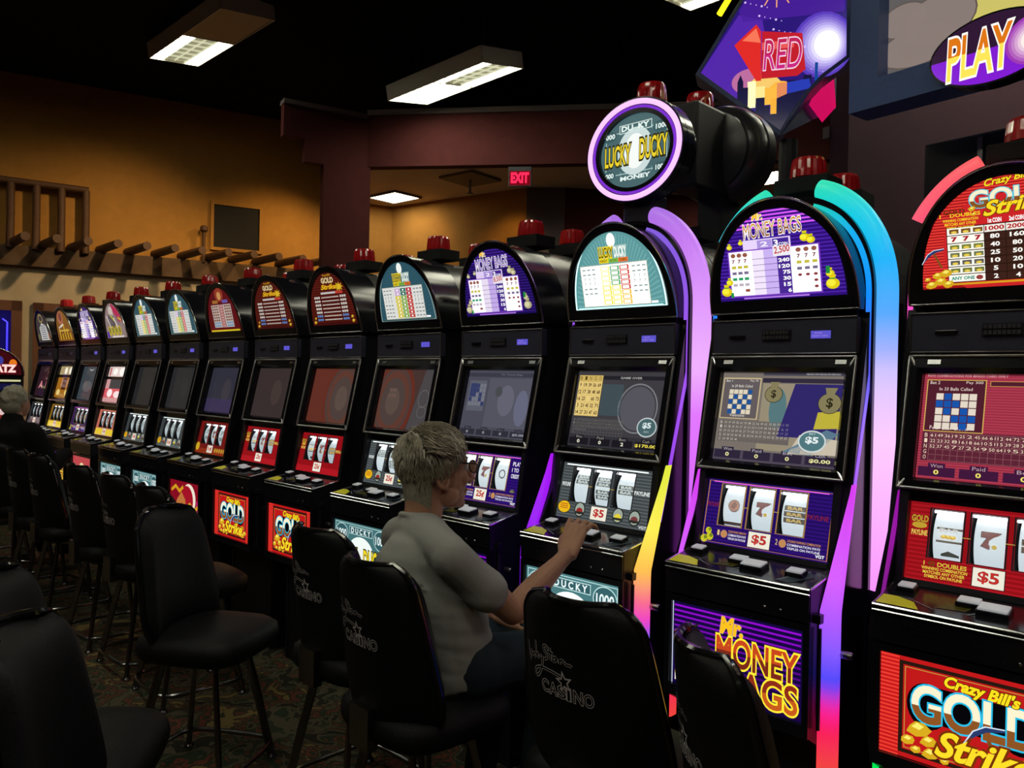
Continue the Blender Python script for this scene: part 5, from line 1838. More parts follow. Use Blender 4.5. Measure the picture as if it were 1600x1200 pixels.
MWD, MHT = 1.05, 1.1
m = slab(F3, 0, 0, MWD, fr_w, -.12, .02)
slab(F3, 0, MHT - fr_w, MWD, MHT, -.12, .02, m); slab(F3, 0, fr_w, fr_w * 1.05, MHT - fr_w, -.12, .02, m); slab(F3, MWD - fr_w, fr_w, MWD, MHT - fr_w, -.12, .02, m)
slab(F3, .02, .02, MWD - .02, MHT - .02, -.14, -.06, m)
m.build('frame', BLUEF, ms)
A = Art(lambda a, b, l: F3(a, b, -.055 + l))
x0, y0 = fr_w * 1.05, fr_w
A.rect(x0, y0, MWD - fr_w, MHT - fr_w, C(96, 92, 92), 0)
A.poly([(x0 + .16, .40), (x0 + .24, .27), (x0 + .32, .19), (MWD - fr_w, .14), (MWD - fr_w, MHT - fr_w), (x0 + .18, MHT - fr_w)], C(206, 194, 104), 1)
for p in ((x0 + .06, .34, .10, .07), (x0 + .20, .30, .14, .10), (x0 + .12, .22, .16, .08)):
    A.ell(*p, C(96, 84, 78), 2); A.ell(p[0], p[1], p[2] - .006, p[3] - .006, C(136, 122, 116), 3)
A.poly([(x0 + .22, .44), (x0 + .32, .46), (x0 + .34, .48), (x0 + .24, .475)], C(240, 220, 200), 5)
A.build('screen', SCREEN, ms)
OVC = (.555, .085)
m = MB()
ov = lambda r, l, n=48: [F3(OVC[0] + .215 * r * math.cos(2 * PI * k / n), OVC[1] + .125 * r * math.sin(2 * PI * k / n), l) for k in range(n)]
m.add(ov(1, .05) + ov(1, -.02), [list(range(48)), list(range(95, 47, -1))] + [(k, k + 48, (k + 1) % 48 + 48, (k + 1) % 48) for k in range(48)])
m.build('badge', BLACK, ms)
A = Art(lambda a, b, l: F3(OVC[0] + a, OVC[1] + b, .051 + l))
A.ell(0, 0, .207, .118, C(48, 24, 52), 0, 48)
A.poly([(.207 * math.cos(t), .118 * math.sin(t)) for t in [PI + PI * k / 30 for k in range(31)]], C(130, 30, 210, 1.0), 1)
for k in range(6): A.ell(.13, -.01, .085 - .01 * k, .085 - .01 * k, C(160 + 19 * k, 60 + 36 * k, 180 + 11 * k), 2 + .1 * k)
A.text(-.150, -.080, .07, .075, 'PLAY', C(226, 120, 20), 4, .02, C(255, 250, 240, 1.1), .04, shear=.08, low=C(255, 232, 90), cut=.55)
A.build('badge_print', LIT, ms)

# dark cabinets beyond the right-hand machines
e = empty('sign_cabinet', (-.92, 3.75, 0), -.15, label='tall black sign cabinet under the navy monitor sign', cat='cabinet')
MB().box(-.22, .42, -.10, .32, 0, 2.66, bev=.01).build('cabinet', SATIN, e)
MB().box(.0, .02, -.112, -.10, 1.9, 2.64).build('edge_trim', STEEL, e)
NE0 = Vector((-2.06, 4.86, 0)); NED = Vector((.348, .937, 0)).normalized(); NEN = Vector((NED.y, -NED.x, 0)) * -1
struct(kwall(NE0, NED, NEN, 0, 1.7, -.14, 0, 0, 5.16).build('wall_northeast', mat('plum_plaster', (.07, .022, .04), .85)))
struct(kwall(NE0, NED, NEN, -.01, 1.7, 0, .05, 3.14, 3.21).build('trim_4', TRIMM))

# machine at the far end, side on to the row
cz = empty('slot_machine', (-9.84, 2.16, 0), WROT, label='low rounded slot machine with red and white lettering beside the neon window', cat='slot machine')
m = MB()
m.box(-.33, .33, -.25, .25, 0, .62); m.box(-.33, .33, -.42, .25, .60, .92); m.box(-.33, .33, -.12, .25, .92, 1.55)
m.build('cabinet', SATIN, cz)
m = MB().prism(arch(.34, 1.55, .30, lo=.0), -.14, .22, axis=1)
m.build('topper', BLACK, cz, True, 30)
MB().tube([(a, -.142, b) for a, b in arch(.34, 1.55, .30)], .006, 6).build('topper_trim', CHROME, cz, True)
A = Art(lambda a, b, l: Vector((a, -.145 - l, b)))
A.poly([(a * .94, 1.56 + (b - 1.55) * .92) for a, b in arch(.34, 1.55, .30)], C(60, 10, 16), 0)
for k in range(5): A.ell(-.24 + k * .12, 1.68 + .03 * (k % 2), .035, .045, [C(180, 30, 30), C(230, 140, 40), C(200, 190, 200), C(60, 60, 150), C(230, 120, 30)][k], 1)
A.text(.02, 1.585, .27, 1.67, 'CATZ', C(250, 220, 215), 3, .06, C(200, 60, 60), .04)
for k in range(3): A.ring(-.27 + k * .07, 1.60, .03, .025, .010, C(210, 110, 40), 3)
A.build('topper_glass', LIT, cz)
A = Art(lambda a, b, l: Vector((a, -.122 - l, b)))
A.rect(-.31, 1.40, .31, 1.47, C(20, 20, 60), 0); A.rect(-.05, 1.42, .1, 1.45, C(60, 50, 230), 1); A.rect(-.31, 1.32, .31, 1.34, C(220, 210, 170), 0); A.rect(-.31, 1.49, .31, 1.51, C(200, 200, 150), 0)
A.rect(-.3, 1.0, .3, 1.22, C(120, 40, 30), 0); A.rect(-.3, 1.14, .3, 1.2, C(220, 190, 190), 1)
A.build('screen', LIT, cz)

# ------------------------------------------------------------------ stools
VINYL = mat('black_vinyl', (.008, .008, .010), .55, spec=.2, noise=.3, scale=140, bump=.12)
PIPING = mat('gloss_piping', (.008, .008, .009), .12, spec=.6)
LEGM = mat('stool_leg', (.22, .22, .23), .24, metal=1.0, noise=.2)
LOGO = lit_mat('logo_thread', rough=.8, spec=.1, strength=0.0)
BZ0, BZ1 = .56, 1.06


def back_hw(v):
    z = BZ0 + (BZ1 - BZ0) * v
    hw = .248 - .062 * v ** 1.4
    r = .075
    if z > BZ1 - r:
        hw -= r - math.sqrt(max(0, r * r - (z - BZ1 + r) ** 2))
    if v < .25:
        hw -= .05 * (1 - v / .25) ** 2
    return hw


def back_pt(u, v, off=0.0):
    """outer face of the curved back; off > 0 = outwards (towards the aisle)"""
    hw = back_hw(v)
    y = -.205 - .055 * v + (.115 - .055 * v) * abs(u) ** 2.4 - off
    return Vector((u * hw, y, BZ0 + (BZ1 - BZ0) * v))


def f_shell():
    m = MB()
    nu, nv = 20, 20
    vv = lambda j: 1 - (1 - j / nv) ** 1.6
    for off in (0, -.022):
        vs = [back_pt(-1 + 2 * i / nu, vv(j), off) for j in range(nv + 1) for i in range(nu + 1)]
        m.add(vs, [(j * (nu + 1) + i, j * (nu + 1) + i + 1, (j + 1) * (nu + 1) + i + 1, (j + 1) * (nu + 1) + i) for j in range(nv) for i in range(nu)])
    return m


def rim_pts(off, s=1.0):
    P = []
    for k in range(24): P.append(back_pt(-1, (k / 24) ** .8, off))
    for k in range(1, 24): P.append(back_pt(-1 + 2 * k / 24, 1, off))
    for k in range(25): P.append(back_pt(1, (1 - k / 24) ** .8 if k < 24 else 0, off))
    return P


def f_piping(): return MB().tube(rim_pts(-.006), .011, 8)


def f_backpad():
    m = MB()
    nu, nv = 20, 18
    vs = []
    for j in range(nv + 1):
        v = j / nv
        for i in range(nu + 1):
            u = -1 + 2 * i / nu
            t = (1 - abs(u) ** 4) * (1 - abs(2 * v - 1) ** 5)
            p = back_pt(u * .985, .03 + .955 * v, -.020)
            p.y += .085 * max(0, t) ** .5
            vs.append(p)
    m.add(vs, [(j * (nu + 1) + i, j * (nu + 1) + i + 1, (j + 1) * (nu + 1) + i + 1, (j + 1) * (nu + 1) + i) for j in range(nv) for i in range(nu)])
    return m


def f_seat():
    m = MB()
    prof = [(0, .50), (.20, .50), (.225, .515), (.235, .545), (.228, .58), (.20, .602), (.12, .612), (0, .615)]
    n = 32
    vs, fs = [], []
    for r, z in prof:
        for j in range(n):
            a = 2 * PI * j / n
            c, s_ = math.cos(a), math.sin(a)
            k = 1 / (abs(c) ** 4 + abs(s_) ** 4) ** .25
            vs.append((r * c * k, r * s_ * k + .02, z))
    for i in range(len(prof) - 1):
        for j in range(n):
            fs.append((i * n + j, i * n + (j + 1) % n, (i + 1) * n + (j + 1) % n, (i + 1) * n + j))
    return m.add(vs, fs)


def f_leg(): return MB().tube([(.11, .11, .50), (.15, .15, .28), (.195, .195, .012)], [(.017, .012)] * 3, 8).lathe([(.018, 0), (.022, .006), (.016, .016), (0, .016)], 10, c=(.195, .195, 0))


def f_ring():
    P = []
    for k in range(40):
        a = 2 * PI * k / 40
        c, s_ = math.cos(a), math.sin(a)
        q = .215 / (abs(c) ** 5 + abs(s_) ** 5) ** .2
        P.append((q * c, q * s_, .075))
    return MB().tube(P, .010, 8, closed=True)


def f_swivel(): return MB().lathe([(.13, .47), (.14, .48), (.14, .505), (0, .505)], 20).box(-.02, .02, -.23, .0, .49, .51).box(-.05, .05, -.235, -.20, .49, .62)


SCRIPT = [[(.0, .75), (.02, .35), (.045, .05), (.055, .02), (.085, .25), (.12, .45)], [(.12, .48), (.125, .30), (.155, .27), (.185, .45), (.19, .28)],
          [(.265, .46), (.225, .44), (.22, .32), (.265, .30)], [(.275, 1.0), (.28, .6), (.29, .33)], [(.35, .54), (.295, .43), (.36, .34)],
          [(.39, .54), (.41, .38), (.45, .38), (.465, .56), (.45, .2), (.40, -.15), (.32, -.40), (.26, -.44), (.225, -.34), (.25, -.16), (.35, .0), (.5, .06), (.68, .04), (.83, -.02)],
          [(.61, .90), (.55, 1.02), (.485, .95), (.50, .80), (.575, .66), (.57, .50), (.50, .42)], [(.64, .98), (.65, .46)], [(.58, .80), (.71, .78)],
          [(.77, .68), (.71, .66), (.69, .52), (.74, .48), (.775, .68), (.79, .49)], [(.83, .68), (.84, .47)], [(.84, .58), (.875, .68), (.92, .60), (.97, .52), (1.03, .56), (1.06, .50)]]


def logo_mesh():
    """embroidered script, star and outlined capitals, laid on the curved back"""
    sx, sz = .178, .066

    def fn(a, b, l):
        x, z = -.168 + a * sx, .862 + b * sz
        v = (z - BZ0) / (BZ1 - BZ0)
        hw = back_hw(v)
        return back_pt(max(-1, min(1, x / hw)), v, .0022 + l)
    A = Art(fn)
    g, d = C(225, 218, 222), C(14, 12, 14)

    def smooth(P):
        for _ in range(2):
            Q = [P[0]]
            for p, q in zip(P, P[1:]):
                Q += [(p[0] * .75 + q[0] * .25, p[1] * .75 + q[1] * .25), (p[0] * .25 + q[0] * .75, p[1] * .25 + q[1] * .75)]
            P = Q + [P[-1]]
        return P

    def stroke(P, w, col, l):
        for (a, b), (c, e) in zip(P, P[1:]):
            dx, dy = (c - a) * sx, (e - b) * sz
            q = math.hypot(dx, dy) or 1
            nx, ny = -dy / q * w / 2 / sx, dx / q * w / 2 / sz
            A.poly([(a + nx, b + ny), (a - nx, b - ny), (c - nx, e - ny), (c + nx, e + ny)], col, l)
    for P in SCRIPT: stroke(smooth(P), .0088, g, 1)
    for P in SCRIPT: stroke(smooth(P), .0048, d, 3)
    st = []
    for k in range(10):
        r = (.030 if k % 2 == 0 else .013)
        t = PI / 2 + .2 + 2 * PI * k / 10
        st.append((.90 + r * math.cos(t) / sx, -.20 + r * math.sin(t) / sz))
    A.poly(st, g, 4)
    A.poly([(.90 + (p[0] - .90) * .62, -.20 + (p[1] + .20) * .62) for p in st], d, 6)
    n = 6
    for k, ch in enumerate('CASINO'):
        x = .42 + k * .178
        wdt = .15 if ch != 'I' else .05
        if k > 3: x -= .06
        A.text(x, -.88, x + wdt, -.40, ch, d, 2, .0, g, .05)
    return A.mesh('logo', LOGO)


LOGO_ME = logo_mesh()


def stool(x, y, rz, label, logo=True, group='black vinyl stools along the row', s=1.0):
    r = empty('bar_stool', (x, y, 0), rz, label=label, cat='stool', group=group)
    sh = shared('back_shell', 'shell', VINYL, r, f_shell, True, 60)
    shared('back_cushion', 'backpad', VINYL, r, f_backpad, True, 70)
    shared('piping', 'piping', PIPING, sh, f_piping, True)
    shared('seat', 'seat', VINYL, r, f_seat, True, 60)
    shared('swivel', 'swivel', LEGM, r, f_swivel, True)
    for k in range(4): shared('leg', 'leg', LEGM, r, f_leg, True, rot=(0, 0, k * PI / 2))
    shared('foot_ring', 'ring', LEGM, r, f_ring, True)
    if logo: link('logo', LOGO_ME, sh)
    return r


stool(-.77, 1.69, -.72, 'black vinyl stool swivelled sideways before the red five-dollar machine')
stool(-1.31, 1.80, .0, 'black vinyl stool with its whole logo showing, before the teal arched machine')
stool(-2.00, 1.655, -.04, 'black vinyl stool on which the man in the grey shirt sits')
stool(-2.56, 1.81, .0, 'black vinyl stool half hidden behind the stool of the seated man')
stool(-3.13, 1.46, -1.0, 'black vinyl stool turned so that its broad round seat shows')
stool(-4.0, 1.78, -.05, 'black vinyl stool close behind the turned one, its logo partly covered')
stool(-4.55, 1.80, .0, 'black vinyl stool, fifth logo back along the row from the far end')
stool(-5.12, 1.80, .0, 'black vinyl stool before the crimson moon machine')
stool(-5.90, 1.80, .0, 'black vinyl stool before the teal penny machine beside the moon one')
stool(-6.42, 1.80, .05, 'black vinyl stool before the teal penny machine beside the pink one')
stool(-7.05, 1.76, .45, 'black vinyl stool under the grey-haired player in dark clothes', logo=True)
stool(-7.75, 1.80, .0, 'black vinyl stool before the violet pay table machine', logo=True)
FG = 'black stools of the near row across the aisle'
stool(-1.87, .66, -.62, 'plain dark stool back nearest the lens, cut by the picture bottom', False, FG)
stool(-2.42, .73, -.62, 'plain dark stool back at the picture edge beside the nearest one', False, FG)

# ------------------------------------------------------------------ people
def skin_mat(name, col, red):
    m = bpy.data.materials.new(name)
    m.use_nodes = True
    nt = m.node_tree
    b = nt.nodes['Principled BSDF']
    b.inputs['Roughness'].default_value = .5
    b.inputs['Specular IOR Level'].default_value = .35
    b.inputs['Subsurface Weight'].default_value = .08
    b.inputs['Subsurface Radius'].default_value = (.01, .004, .002)
    tc = nt.nodes.new('ShaderNodeTexCoord')
    n = nt.nodes.new('ShaderNodeTexNoise'); n.inputs['Scale'].default_value = 16; n.inputs['Detail'].default_value = 5
    mx = nt.nodes.new('ShaderNodeMix'); mx.data_type = 'RGBA'
    mx.inputs[6].default_value = col; mx.inputs[7].default_value = red
    nt.links.new(tc.outputs['Object'], n.inputs['Vector'])
    nt.links.new(n.outputs['Fac'], mx.inputs[0])
    nt.links.new(mx.outputs[2], b.inputs['Base Color'])
    n2 = nt.nodes.new('ShaderNodeTexNoise'); n2.inputs['Scale'].default_value = 130
    bp = nt.nodes.new('ShaderNodeBump'); bp.inputs['Strength'].default_value = .2; bp.inputs['Distance'].default_value = .003
    nt.links.new(tc.outputs['Object'], n2.inputs['Vector'])
    nt.links.new(n2.outputs['Fac'], bp.inputs['Height'])
    nt.links.new(bp.outputs[0], b.inputs['Normal'])
    return m


SKIN = skin_mat('skin', (.54, .31, .20, 1), (.47, .22, .145, 1))


def fuse(mb, name, m, voxel, smooth_it=3, parent=None, inv=None):
    """one continuous skin over overlapping volumes"""
    me = bpy.data.meshes.new(name)
    me.from_pydata(mb.v, [], mb.f)
    bm = bmesh.new(); bm.from_mesh(me); bmesh.ops.recalc_face_normals(bm, faces=bm.faces); bm.to_mesh(me); bm.free()
    t = bpy.data.objects.new(name, me)
    COL.objects.link(t)
    rm = t.modifiers.new('remesh', 'REMESH'); rm.mode = 'VOXEL'; rm.voxel_size = voxel
    if smooth_it:
        sm = t.modifiers.new('smooth', 'SMOOTH'); sm.iterations = smooth_it; sm.factor = .5
    dg = bpy.context.evaluated_depsgraph_get()
    out = bpy.data.meshes.new_from_object(t.evaluated_get(dg))
    bpy.data.objects.remove(t)
    out.name = name
    out.materials.clear()
    out.materials.append(m)
    out.polygons.foreach_set('use_smooth', [True] * len(out.polygons))
    if inv: out.transform(inv)
    return link(name, out, parent)


def limb(m, pts, rs, n=14):
    pts = [Vector(p) for p in pts]
    P, R = [], []
    for i in range(len(pts) - 1):
        for k in range(5):
            t = k / 5
            P.append(pts[i].lerp(pts[i + 1], t))
            a, b = rs[i], rs[i + 1]
            a = a if isinstance(a, tuple) else (a, a); b = b if isinstance(b, tuple) else (b, b)
            tt_ = t * t * (3 - 2 * t)
            R.append((a[0] + (b[0] - a[0]) * tt_, a[1] + (b[1] - a[1]) * tt_))
    P.append(pts[-1]); e = rs[-1]; R.append(e if isinstance(e, tuple) else (e, e))
    m.tube(P, R, n, up=(1, 0, 0.01))
    m.ball(pts[0], min(R[0]) * .98, nu=12, nv=8); m.ball(pts[-1], min(R[-1]) * .98, nu=12, nv=8)
    return m


def rot_to(fwd, up=(0, 0, 1)):
    f = Vector(fwd).normalized(); u = Vector(up); r = f.cross(u).normalized(); u = r.cross(f)
    return Matrix((r, f, u)).transposed()          # columns: right, forward, up


man = empty('person', (-1.90, 1.76, 0), label='seated grey-haired man in a grey t-shirt and jeans pressing a machine button', cat='person')
MI = Matrix.Translation(man.location).inverted()
M0, MLOC, MSC = Vector((-1.90, 1.76, 0)), Vector((-2.014, 1.866, -.097)), 1.06
R_ = lambda x, y, z: M0 + (Vector((x, y, z)) - MLOC) / MSC       # from the room to the figure's own size
HC = R_(-2.085, 1.775, 1.300)
HM = rot_to((.25, .965, .02))                    # head looks along the row's screens
hp = lambda x, y, z: HC + HM @ Vector((x, y, z))

shR, elR, wrR = R_(-1.865, 1.655, 1.055), R_(-1.775, 1.840, .875), R_(-1.80, 2.13, 1.010)
shL, elL, wrL = R_(-2.235, 1.735, 1.055), R_(-2.28, 1.92, .80), R_(-2.12, 2.09, .74)
hipR, knR, anR = R_(-1.90, 1.78, .68), R_(-1.86, 2.145, .655), R_(-1.87, 2.06, .13)
hipL, knL, anL = R_(-2.12, 1.80, .68), R_(-2.14, 2.15, .655), R_(-2.15, 2.07, .13)

b = MB()
# skull, face, jaw
b.ball(hp(0, -.012, .035), (.073, .094, .082), M=HM, nu=20, nv=14)
b.ball(hp(0, .03, -.015), (.062, .068, .085), M=HM, nu=18, nv=12)
b.ball(hp(0, .052, -.080), (.040, .040, .034), M=HM)
b.ball(hp(0, .079, -.100), (.020, .015, .016), M=HM)           # chin
b.ball(hp(0, .072, .030), (.050, .022, .018), M=HM)            # brow
for sx in (-1, 1):
    b.ball(hp(sx * .038, .070, -.022), (.022, .018, .022), M=HM)   # cheek
    b.ball(hp(sx * .052, .015, -.070), (.018, .034, .026), M=HM)   # jaw angle
b.tube([hp(0, .092, .022), hp(0, .104, -.004), hp(0, .118, -.028), hp(0, .105, -.040)], [.009, .011, .015, .012], 10)
for sx in (-1, 1): b.ball(hp(sx * .012, .104, -.034), (.009, .012, .009), M=HM)
b.ball(hp(0, .093, -.060), (.022, .009, .007), M=HM); b.ball(hp(0, .090, -.072), (.020, .009, .007), M=HM)   # lips
for sx in (-1, 1):                                              # ears: rim, bowl and lobe
    P = [hp(sx * (.072 + .010 * abs(math.sin(t))), -.010 + .019 * math.cos(t) - .006, -.006 + .033 * math.sin(t)) for t in [2 * PI * k / 16 for k in range(16)]]
    b.tube(P, .0062, 8, closed=True)
    b.ball(hp(sx * .070, -.012, -.006), (.007, .016, .028), M=HM)
    b.ball(hp(sx * .074, -.006, -.040), (.007, .010, .012), M=HM)
HS = Matrix.Translation(HC) @ Matrix.Scale(1.07, 4) @ Matrix.Translation(-HC)
b.v = [tuple(HS @ Vector(p)) for p in b.v]
NK = R_(-2.085, 1.715, 1.135)
# neck and torso under the shirt
limb(b, [hp(0, -.035, -.06), NK, R_(-2.075, 1.70, 1.06)], [.064, .060, .078])
limb(b, [R_(-2.065, 1.70, 1.02), R_(-2.03, 1.74, .86), R_(-2.01, 1.78, .70)], [(.12, .095), (.125, .105), (.13, .11)])
# arms
limb(b, [shR, shR.lerp(elR, .5), elR], [.050, .048, .040]); limb(b, [elR, elR.lerp(wrR, .35), wrR], [.040, .041, .026])
limb(b, [shL, shL.lerp(elL, .5), elL], [.050, .048, .040]); limb(b, [elL, elL.lerp(wrL, .35), wrL], [.040, .040, .026])


def hand(wr, knuck, across, down, thumb_side, curl=1.0):
    """palm from wrist to knuckles, four fingers bent onto the surface, thumb off the palm's side"""
    wr, knuck, ac, dn = Vector(wr), Vector(knuck), Vector(across).normalized(), Vector(down).normalized()
    d = (knuck - wr)
    dd = d.normalized()
    for k, (o, r) in enumerate(((-.033, .0120), (-.011, .0130), (.012, .0125), (.033, .0112))):
        b.tube([wr + ac * o * .55 + dn * .004, wr + d * .5 + ac * o * .85, knuck + ac * o], [.0165, .015, r], 10)
        b.ball(knuck + ac * o - dn * .002, r * 1.06)
    ln = ((.036, .024, .017), (.040, .027, .018), (.038, .025, .018), (.030, .019, .016))
    for k, o in enumerate((-.036, -.011, .014, .038)):
        p0 = knuck + ac * o
        sp = ac * (o * 5.0)
        f1 = (dd * .92 + dn * .25 * curl + sp).normalized(); f2 = (dd * .62 + dn * .78 * curl + sp).normalized(); f3 = (dd * .35 + dn * .94 * curl).normalized()
        a, b2, c = ln[k]
        p1 = p0 + f1 * a; p2 = p1 + f2 * b2; p3 = p2 + f3 * c
        b.tube([p0, p1, p2, p3], [.0105, .0092, .0082, .0062], 9)
        for p, r in ((p1, .0096), (p2, .0085), (p3, .0063)): b.ball(p, r, nu=10, nv=7)
    t0 = wr + d * .22 + ac * (.026 * thumb_side) + dn * .006
    t1 = t0 + dd * .034 + ac * (.024 * thumb_side) + dn * .010
    t2 = t1 + dd * .032 + ac * (.008 * thumb_side) + dn * .008
    t3 = t2 + dd * .024 - ac * (.004 * thumb_side) + dn * .006
    b.tube([t0, t1, t2, t3], [.0165, .0125, .0105, .0075], 10)
    b.ball(t1, .0128); b.ball(t3, .0078)
    b.ball(wr + d * .45 + ac * (.02 * thumb_side) + dn * .010, .015)


hand(wrR, R_(-1.835, 2.228, 1.092), (.98, .12, -.05), (.1, .45, -.9), -1)
hand(wrL, R_(-2.06, 2.15, .735), (.8, -.55, 0), (0, .1, -1), 1, .5)
# legs inside the jeans
for h, k, a in ((hipR, knR, anR), (hipL, knL, anL)):
    limb(b, [h, h.lerp(k, .5), k], [.070, .060, .046]); limb(b, [k, k.lerp(a, .35), a], [.046, .044, .030])
    limb(b, [a + Vector((0, -.03, -.05)), a + Vector((0, .05, -.075)), a + Vector((0, .12, -.085))], [.030, .032, .022])
fuse(b, 'body', SKIN, .0042, 2, man, MI)

# shirt
SHIRT = mat('grey_shirt', (.37, .37, .355), .9, spec=.1, noise=.08, scale=300, bump=.15)
m = MB()
limb(m, [R_(-2.08, 1.70, 1.10), R_(-2.065, 1.69, 1.02), R_(-2.045, 1.715, .89), R_(-2.02, 1.745, .76), R_(-2.005, 1.77, .63)],
     [(.085, .070), (.176, .112), (.184, .132), (.178, .142), (.184, .152)], 28)
limb(m, [R_(-2.22, 1.725, 1.075), R_(-2.08, 1.70, 1.105), R_(-1.88, 1.66, 1.070)], [.056, .076, .058])
limb(m, [R_(-2.055, 1.68, .99), R_(-2.05, 1.69, .93)], [.135, .13])
for s0, e0 in ((shR, elR), (shL, elL)):
    d = (e0 - s0)
    limb(m, [s0 + Vector((0, 0, .004)), s0 + d * .35, s0 + d * .60], [.062, .060, .064])
m.tube([NK + Vector((0, 0, .012)) + Vector((.070 * math.cos(t), .066 * math.sin(t), .018 * -math.sin(t))) for t in [2 * PI * k / 24 for k in range(24)]], .009, 8, closed=True)
shirt = fuse(m, 't_shirt', SHIRT, .007, 5, man, MI)
# folds pulled across the back and waist: real relief
rnd = random.Random(4)
wr_ = [(R_(-1.94 + rnd.uniform(-.1, .1), 1.63 + rnd.uniform(-.06, .14), .97 - .34 * k / 8), Vector((rnd.uniform(.6, 1), rnd.uniform(.2, .6), rnd.uniform(-.55, .1))).normalized(), rnd.uniform(.12, .2)) for k in range(9)]
off = Vector(man.location)
me = shirt.data
for v in me.vertices:
    p = v.co + off
    h = 0
    for c, d, L in wr_:
        q_ = p - c
        al = q_.dot(d)
        pe = (q_ - d * al).z
        h += math.exp(-(al / L) ** 2) * math.exp(-(pe / .019) ** 2) * .008
    v.co += v.normal * h
# jeans
JEANS = mat('blue_jeans', (.030, .042, .060), .9, spec=.1, noise=.2, scale=240, bump=.2)
m = MB()
for h, k, a in ((hipR, knR, anR), (hipL, knL, anL)):
    limb(m, [h, h.lerp(k, .5), k], [.098, .088, .068]); limb(m, [k, k.lerp(a, .4), a + Vector((0, 0, .02))], [.068, .066, .058])
limb(m, [hipR.lerp(hipL, -.02), hipR.lerp(hipL, .5) + Vector((0, -.01, .0)), hipL], [.108, .122, .108])
fuse(m, 'jeans', JEANS, .010, 4, man, MI)
SHOE = mat('dark_shoe', (.02, .02, .02), .5)
for a in (anR, anL):
    m = MB()
    limb(m, [a + Vector((0, -.045, -.06)), a + Vector((0, .05, -.078)), a + Vector((0, .14, -.086))], [.040, .042, .034])
    fuse(m, 'shoe', SHOE, .010, 2, man, MI)

# hair: a cap of short hair plus combed strands
HAIRB = mat('hair_base', (.17, .155, .125), .6, noise=.3, scale=60, stretch=(2, 2, 9))
HAIRS = mat('hair_strand', (.50, .46, .37), .45, spec=.4, noise=.6, scale=45)
SK = hp(0, -.014, .036)
SR = Vector((.082, .106, .092))


def on_skull(th, ph, k=1.0):
    """th from the crown axis, ph round it; skull-local point"""
    return Vector((SR.x * math.sin(th) * math.sin(ph), SR.y * math.sin(th) * math.cos(ph), SR.z * math.cos(th))) * k


def hair_ok(p):
    """skull-local: where hair grows (not on the face, over the ears, down to the nape)"""
    x, y, z = p
    if y > .052: return z > .030 + (y - .052) * .5
    if y > .0: return z > -.030 + .9 * max(0, y - .0) if abs(x) > .03 else True
    if y > -.035: return z > -.035
    return z > -.125


m = MB()
nt_, np_ = 26, 48
vs = []
for i in range(nt_ + 1):
    th = 2.35 * i / nt_
    for j in range(np_):
        p = on_skull(th, 2 * PI * j / np_)
        if p.z < -.03 and p.y < 0: p = Vector((p.x * 1.02, max(p.y, -.098) if p.y < 0 else p.y, p.z))
        inn = 1.0 if hair_ok(p) else .86
        vs.append(SK + HM @ (p * inn))
m.add(vs, [(i * np_ + j, i * np_ + (j + 1) % np_, (i + 1) * np_ + (j + 1) % np_, (i + 1) * np_ + j) for i in range(nt_) for j in range(np_)])
nz = 12                                                     # hair down the nape, behind the ears
vs = []
for i in range(nz + 1):
    t = i / nz
    for j in range(25):
        a = -1.35 + 2.7 * j / 24
        rx, ry = .074 - .016 * t, .070 - .018 * t
        vs.append(hp(rx * math.sin(a), -.032 - .002 * t - ry * math.cos(a), -.02 - .118 * t))
m.add(vs, [(i * 25 + j, i * 25 + j + 1, (i + 1) * 25 + j + 1, (i + 1) * 25 + j) for i in range(nz) for j in range(24)])
hair = m.build('hair', HAIRB, man, True, 80)
hair.data.transform(MI @ HS)
m = MB()
rnd = random.Random(11)
crown = Vector((.0, -.05, .075))
for k in range(3600):
    th = math.acos(1 - rnd.random() * 1.72); ph = rnd.uniform(-PI, PI)
    p = on_skull(th, ph, 1.0)
    if not hair_ok(p): continue
    top = p.z > .028 and p.y > -.07
    # flow: on the crown forward and to the parting side; below, down and slightly forward of the nape
    d = Vector((.45 + .3 * rnd.random(), .75, -.05)) if (top and p.y > -.055) else Vector((.12, .25 if p.y > -.04 else .0, -1))
    d += Vector((rnd.uniform(-.22, .22), rnd.uniform(-.22, .22), rnd.uniform(-.22, .22))) + .35 * Vector((math.sin(p.y * 70), math.cos(p.x * 60), 0)) * (1 if top else .3)
    L = rnd.uniform(.035, .075) if top else rnd.uniform(.022, .042)
    pts = []
    q0 = p.copy()
    for s_ in range(5):
        nn = Vector((q0.x / SR.x ** 2, q0.y / SR.y ** 2, q0.z / SR.z ** 2)).normalized()
        lift = (.004 + (.012 + .006 * math.sin(k)) * math.sin(PI * s_ / 4.2)) * (1.1 if top else .6)
        pts.append(SK + HM @ (q0 + nn * lift))
        t_ = (d - nn * d.dot(nn))
        if t_.length < 1e-4: break
        q0 = q0 + t_.normalized() * L / 4
        e_ = math.sqrt((q0.x / SR.x) ** 2 + (q0.y / SR.y) ** 2 + (q0.z / SR.z) ** 2)
        q0 = q0 / e_
        if q0.y > .075 and q0.z < .05: break
    if len(pts) > 2:
        n_ = len(pts)
        m.tube(pts, [(.0026 if top else .0020) * (1 - .75 * s_ / (n_ - 1)) for s_ in range(n_)], 3, cap=False)
for k in range(700):
    a, t = rnd.uniform(-1.3, 1.3), rnd.uniform(-.1, .78)
    P = []
    for s_ in range(4):
        u = t + s_ * .075
        rx, ry = .077 - .016 * u, .073 - .018 * u
        aa = a + .05 * math.sin(k + s_)
        P.append(hp(rx * math.sin(aa), -.032 - ry * math.cos(aa), -.02 - .118 * u))
    m.tube(P, [.0022, .0022, .0016, .0005], 3, cap=False)
st_ = m.build('strands', HAIRS, hair, True)
st_['kind'] = 'stuff'
st_.data.transform(MI @ HS)
